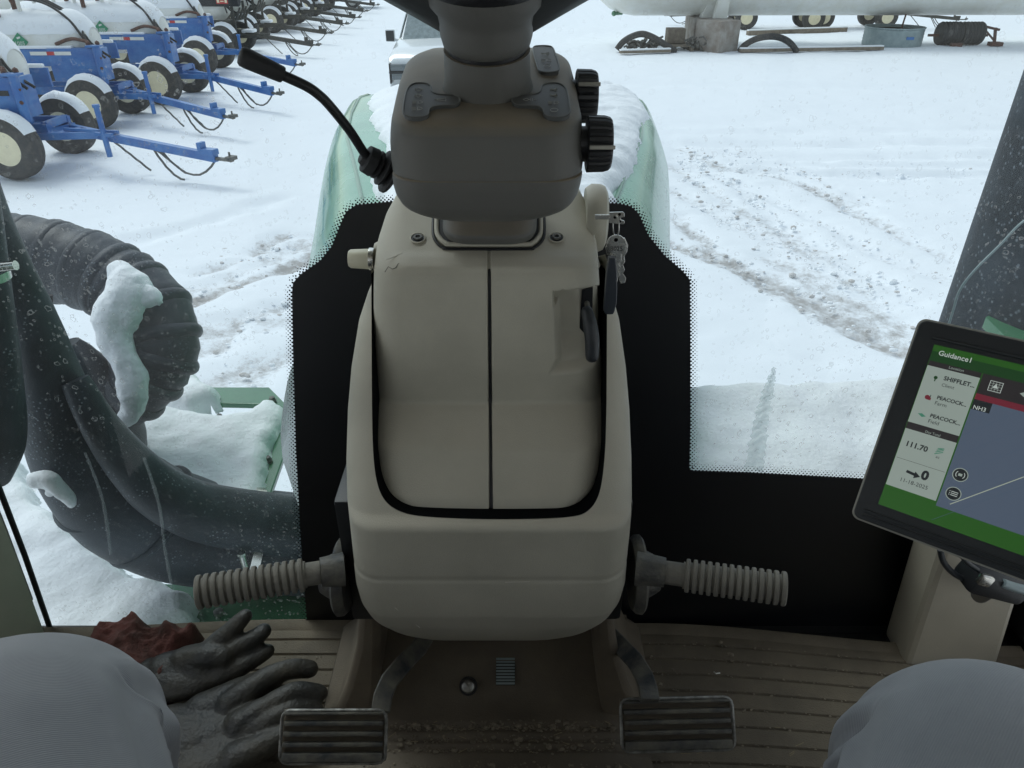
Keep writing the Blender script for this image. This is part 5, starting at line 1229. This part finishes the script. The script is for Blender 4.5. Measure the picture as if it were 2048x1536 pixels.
spots = [('b',32,357,0,'blue nurse tank wagon nearest the tractor, its yellow strip at the photo edge'), ('b',188,258,0,'second nearest blue nurse tank wagon, red and white strip on its side panel'),
    ('b',325,209,0,'third blue nurse tank wagon, thick snow over its near front tyre'), ('b',399,152,0,'fourth blue nurse tank wagon, last blue one before the dark ones'),
    ('d',452,112,0,'dark nurse tank wagon just beyond the last blue wagon'), ('d',492,87,0,'second dark nurse tank wagon beyond the blue ones'), ('d',545,66,0,'third dark nurse tank wagon beyond the blue ones'),
    ('d',577,53,0,'fourth dark nurse tank wagon beyond the blue ones'), ('d',610,38,0,'fifth dark nurse tank wagon beyond the blue ones'), ('d',640,25,0,'farthest dark nurse tank wagon in the left row')]
used = set()
for i, (k, px, py, a, lab) in enumerate(spots):
    src = PB if k == 'b' else PD
    o = src if k not in used else copy_tree(src); used.add(k)
    c = gp(px, py); o.location = (c.x+.08, c.y+.78, 0); o.rotation_euler.z = a+R([0,1.2,-1.4,1.8,-2,1.5,-1,2,-1.5,1][i]); o['label'] = lab; o['category'] = 'wagon'; o['group'] = 'nurse tank wagons parked in a row'
for px, py, a, lab in ((1765,58,R(4),'nurse tank wagon behind the long white tank, above the round metal trough'), (1492,60,R(176),'nurse tank wagon behind the long white tank, near its square block')):
    o = copy_tree(PD); c = gp(px, py); o.location = (c.x, c.y+.78, 0); o.rotation_euler.z = a; o['label'] = lab; o['category'] = 'wagon'; o['group'] = 'nurse tank wagons parked in a row'
for c_ in PB.children:
    if c_.name.startswith('tongue'): c_.rotation_euler.z = R(11); c_.scale = (1.05, 1.05, 1)
# yellow strip of the nearest wagon
mb = MB(); c = PB.location; mb.box((c.x-.40, c.y-.617, 1.17), (.42,.006,.075), 0); mb.box((c.x-.02, c.y-.617, 1.17), (.3,.005,.07), 1)
yo = mb.build('yellow_strip', ['yellow', 'black'], PB, smooth=None)

# ================================================================ PICKUPS
def pickup():
    g = empty('pickup_truck', (0,0,0)); W_ = 1.0
    mb = MB(); rs = []
    for x, k in ((-W_,.0),(-W_*.985,.03),(-W_*.9,.06),(0,.09),(W_*.9,.06),(W_*.985,.03),(W_,0)):
        t = k
        rs.append([(x,.06-t*.8,.42),(x,-.02-t,.62),(x,-.0-t,1.0),(x,.12-t,1.10+t*.4),(x,.7,1.17+t),(x,1.35,1.23+t),(x,1.42,1.24+t),(x,3.6,1.28),(x,5.6,1.30),(x,5.62,.5),(x,.5,.38)])
    mb.rings(rs); b = mb.build('body', 'carpaint', g, smooth=40)
    mb = MB(); rs = []
    for z, y0, y1, w_ in ((1.22,1.38,3.75,.93),(1.5,1.72,3.6,.86),(1.78,2.06,3.45,.78),(1.86,2.25,3.3,.70),(1.89,2.5,3.1,.55)): rs.append([(x,y,z) for x,y in rrect(-w_,w_,y0,y1,.12,4,3)])
    mb.rings(rs).build('cab', 'carpaint', g, smooth=50)
    mb = MB(); mb.add([(-.84,1.40,1.25),(.84,1.40,1.25),(.72,2.0,1.76),(-.72,2.0,1.76)], [(0,1,2,3)]); mb.add([(v[0],v[1]-.012,v[2]+.008) for v in mb.v[:4]], [(0,1,2,3),]); 
    mb2 = MB(); mb2.prism([(-.86,1.39,1.25),(.86,1.39,1.25),(.76,2.02,1.78),(-.76,2.02,1.78)], (0,-.02,.016)); mb2.build('windscreen', 'carglass', g, smooth=None)
    for s in (-1, 1):
        mb = MB(); mb.prism([(s*.935,1.62,1.30),(s*.82,2.15,1.74),(s*.82,3.3,1.74),(s*.935,3.5,1.30)], (s*.02,0,0)); mb.build('side_window', 'carglass', g, smooth=None)
        mb = MB(); mb.box((s*1.13,1.55,1.36), (.20,.10,.24), bev=.03); mb.beam((s*.95,1.6,1.25),(s*1.1,1.56,1.30), .05, .05); mr = mb.build('wing_mirror', 'carpaint', g)
        mb = MB(); mb.box((s*1.13,1.495,1.36), (.17,.012,.2), bev=.004); mb.build('mirror_face', 'bezel', mr)
        mb = MB(); mb.box((s*.76,-.12,.95), (.38,.10,.13), 0, bev=.02); mb.box((s*.78,-.12,.79), (.32,.10,.12), 0, bev=.02); hl = mb.build('headlight', 'lamp', g)
        mb = MB(); mb.box((s*.78,-.15,.87), (.40,.08,.025), 0); mb.box((s*.965,-.08,.84), (.03,.14,.36)); mb.build('headlight_trim', 'bezel', hl)
        for y in (.95, 4.55):
            c = Vector((s*.88,y,.40)); mb = MB(); mb.lathe([(.24,-.10),(.36,-.12),(.40,-.08),(.40,.08),(.36,.12),(.24,.10)], c, (s,0,0), 32, 0, True); wh_ = mb.build('wheel', 'tyre', g, smooth=35)
            mb = MB(); mb.lathe([(.25,.09),(.22,.04),(.06,.07),(0,.08)], c, (s,0,0), 24); mb.build('rim', 'chrome', wh_)
    mb = MB(); mb.box((0,-.13,.84), (1.14,.06,.36), 1, bev=.02)
    for k in range(4): mb.box((0,-.17,.72+.08*k), (1.10,.02,.022), 0)
    mb.box((0,-.18,.84), (.06,.02,.32), 0); mb.build('grille', ['chrome', 'bezel'], g)
    mb = MB(); mb.box((0,-.16,.50), (1.96,.26,.20), 0, bev=.05); mb.box((0,-.295,.50), (1.2,.02,.08), 1); mb.build('bumper', ['chrome', 'bezel'], g)
    mb = MB(); mb.box((0,.9,1.235), (1.5,.9,.03), 0, bev=.012); mb.tube([(-.95,1.45,1.24),(-.98,1.5,2.1)], .006, 5); mb.build('aerial', 'bezel', g) if False else None
    return g
P1 = pickup(); reg_kids(); P1.location = (-1.40, 15.5, 0); P1.rotation_euler.z = R(1); tag(P1, 'white pickup truck facing the tractor, half hidden behind the steering column', 'pickup')
P2 = copy_tree(P1); P2.location = (-8.2, 47.5, 0); P2.rotation_euler.z = R(96); tag(P2, 'small distant pickup standing side on at the top edge beside the wagons', 'pickup')

# ================================================================ TANK, BLOCK, TROUGH, CLUTTER AT THE RIGHT
tk = empty('storage_tank', (14, 28, 0), 'huge long white tank lying along the top right, on square blocks', 'tank')
mb = MB(); r = 1.5; prof = [(0,-.0),(.35,.04),(.7,.15),(1.02,.36),(1.27,.68),(1.42,1.05),(r,1.55),(r,24),(1.2,25),(0,25.6)]
mb.lathe(prof, (2.75,28.6,2.42), (1,.02,0), 72); mb.build('tank_shell', 'white', tk, smooth=60)
sn = MB(); rs = []
for k in range(120):
    x = .3+24.5*k/119; e = min(1, x/1.5); rr_ = r*math.sqrt(max(0, 1-(1-e)**2)); row = []
    for j in range(13):
        a = R(-50+100*j/12+3*noise.noise((x, j, 1))); b = math.cos(R(-88+176*j/12)); rad = rr_+.14*max(b, 0)**.5*(1+.3*noise.noise((x, a*2, 5)))*max(.2, e) if 0 < j < 12 else rr_+.004
        row.append((2.75+x, 28.6+.02*x+rad*math.sin(a), 2.42+rad*math.cos(a)))
    rs.append(row)
sn.rings(rs, False, False).build('tank_snow', 'snow_fine', tk, smooth=180)
for xx in (6.95, 22.5):
    mb = MB(); mb.box((xx, 28.5, .45), (1.3,1.6,.9), bev=.03); mb.build('support_block', 'concrete', tk)
    mb = MB(); mb.prism([(xx-.42,27.85,.90),(xx+.42,27.85,.90),(xx+.22,27.42,1.9),(xx-.12,27.42,1.9)], (0,.35,0)); mb.prism([(xx-.10,27.35,.92),(xx+.36,27.35,.92),(xx+.30,27.15,1.95),(xx+.02,27.15,1.95)], (0,.3,0)); mb.build('saddle', 'white', tk, smooth=None, bevel=.01)
mb = MB(); p = at(1228, 27, Y=28.3); mb.ball(p, .09, 0); mb.tube([p, p+Vector((.3,.2,0))], .06, 8); mb.build('end_valve', 'green', tk)
# block in front
mb = MB(); c = gp(1437, 106); mb.box((c.x+.02, c.y+.55, .47), (1.02,1.02,.94), 0, Matrix.Rotation(R(38), 3, 'Z'), bev=.02); mb.build('square_block', 'concrete', label='square stained block below the end of the long white tank', cat='block')
# round trough
tr_ = empty('stock_trough', tuple(gp(1806, 96)+Vector((0,.95,0))), 'round galvanised trough with a small blue sticker', 'trough'); c = Vector(tr_.location)
mb = MB(); prof = [(.02,.04),(.95,.04),(.95,.0),(.97,.0)]+[(.97+(.012 if k % 2 else 0), .04+.5*k/10) for k in range(11)]+[(1.0,.56),(1.0,.60),(.95,.60),(.95,.1),(0,.1)]
mb.lathe(prof, c, (0,0,1), 64); mb.build('trough_wall', 'galv', tr_, smooth=30)
mb = MB(); mb.box(c+Vector((.15,-.985,.30)), (.26,.012,.09), 0); mb.build('sticker', 'blue', tr_, smooth=None)
mb = MB(); mb.lathe([(0,.50),(.94,.50)], c, (0,0,1), 40); mb.build('trough_snow', 'snow_fine', tr_)
mb = MB(); a = at(1800,66,Y=c.y); mb.tube([a, a+Vector((.12,.1,.9))], .03, 8); mb.build('stand_pipe', 'rust', tr_)
# black rollers
rl = empty('roller_frame', tuple(gp(1925, 93)), 'rusty frame carrying black rollers beside the round trough', 'roller'); c = gp(1925, 93)
for k in range(2):
    mb = MB(); prof = [(0,-.36)]+[(.36+(.02 if j % 2 else -.01), -.36+.72*j/12) for j in range(13)]+[(0,.36)]
    mb.lathe(prof, c+Vector((-.38+.76*k,.4,.38)), (1,0,0), 28); mb.build('black_roller', 'rubber', rl, smooth=30)
mb = MB(); mb.beam(c+Vector((-1.1,.4,.32)), c+Vector((1.0,.4,.32)), .08, .08); mb.beam(c+Vector((.8,.4,.6)), c+Vector((1.3,.3,.5)), .08, .08); mb.beam(c+Vector((1.15,.1,.05)), c+Vector((1.2,.4,.55)), .08, .08); mb.beam(c+Vector((.8,.3,.5)), c+Vector((1.2,.1,.1)), .06, .06); mb.box(c+Vector((1.15,.05,.08)), (.4,.3,.12)); mb.box(c+Vector((-.3,-.1,.06)), (.35,.2,.12))
mb.build('iron_frame', 'rust', rl, smooth=None)
# two arched hoses
def yard_tube(name, path, Y, r, m, label, cat, group=None):
    mb = MB(); mb.tube(spline([at(x, y, Y=Y) for x, y in path], 6), r, 14); return mb.build(name, m, label=label, cat=cat, group=group)
yard_tube('arched_hose', [(1234,99),(1246,84),(1264,73),(1284,68),(1304,74),(1328,88),(1352,104)], 26.2, .10, 'tyre', 'arched black hose left of the square block, near the tank end', 'hose')
yard_tube('arched_hose', [(1478,104),(1490,90),(1512,78),(1540,73),(1562,76),(1580,86),(1594,104)], 26.2, .10, 'tyre', 'arched black hose right of the square block', 'hose')
mb = MB(); rnd = random.Random(3)
for (x0, x1, y0, y1, n_) in ((1256,1312,84,106,34),(1362,1424,74,100,30)):
    for k in range(n_):
        x = rnd.uniform(x0, x1); y = y0+(y1-y0)*rnd.random()**.6; p = at(x, y, Y=26.6+rnd.uniform(-.3,.3)); p.z = max(p.z, .05); q = p+Vector((rnd.uniform(-.35,.35), rnd.uniform(-.3,.3), rnd.uniform(-.1,.25))); mb.tube([p, (p+q)/2+Vector((0,0,.08)), q], rnd.uniform(.025,.05), 6)
mb.build('scrap_heap', 'iron', label='tangle of dark scrap iron by the square block', cat='scrap')
mb = MB(); c = gp(1385, 104)
for k in range(5): mb.box(c+Vector((0, .2+.25*k, .16)), (1.6,.14,.03))
for x in (-.7,0,.7): mb.box(c+Vector((x,.7,.07)), (.1,1.2,.13))
mb.box(c+Vector((-.45,.9,.42)), (.6,.5,.45), bev=.02); mb.build('pallet', 'wood', label='old wooden pallet under scrap left of the square block', cat='pallet', smooth=None)
for (x0,y0,x1,y1,Yy,h,lab) in ((1495,66,1692,59,33,.16,'long dark timber lying under the white tank'),(1480,101,1765,96,27.6,.10,'low timber on the snow before the round trough'),(1240,104,1340,101,26.8,.08,'short board on the snow under the left arched hose')):
    mb = MB(); a = at(x0,y0,z=.08); b = at(x1,y1,z=.08); mb.beam(a, b, .18, h); mb.beam(a+Vector((0,0,h/2+.02)), b+Vector((0,0,h/2+.02)), .14, .04, 1); mb.build('timber', ['wood','snow_fine'], label=lab, cat='timber', smooth=None, group='timbers lying under the tank')
mb = MB(); a = gp(1742,79); mb.tube([a, a+Vector((.1,0,.62))], .03, 8); mb.build('iron_stake', 'iron', label='short iron stake left of the round trough', cat='stake')
# big upright-looking tank behind the dark wagons at top left
for (px, py, lab, rr, ln) in ((120,62,'snow topped white tank at the top left corner behind the wagons',.9,6),(300,40,'cream white tank with hoses behind the blue wagons',.9,4)):
    c = gp(px, py); g = empty('yard_tank', (c.x, c.y, 0), lab, 'tank', 'large white tanks behind the wagons')
    mb = MB(); mb.lathe([(0,-ln/2-.4),(rr*.6,-ln/2-.3),(rr,-ln/2),(rr,ln/2),(rr*.6,ln/2+.3),(0,ln/2+.4)], c+Vector((-1,0,rr+.7)), (1,0,0), 40); mb.build('tank_shell', 'white', g, smooth=60)
    mb = MB()
    for x in (-ln/2+.6, ln/2-.6): mb.box(c+Vector((-1+x,0,.4)), (.3,1.4,.8), bev=.02)
    mb.build('tank_stand', 'darkgreen', g)
    mb = MB(); mb.lathe([(0,-ln/2-.3),(rr*.62,-ln/2-.2),(rr*.99,-ln/2+.1),(rr*.99,ln/2-.1),(rr*.62,ln/2+.2),(0,ln/2+.3)], c+Vector((-1,0,rr+.82)), (1,0,0), 40); mb.build('snow_cover', 'snow_fine', g, smooth=60)
reg_kids()
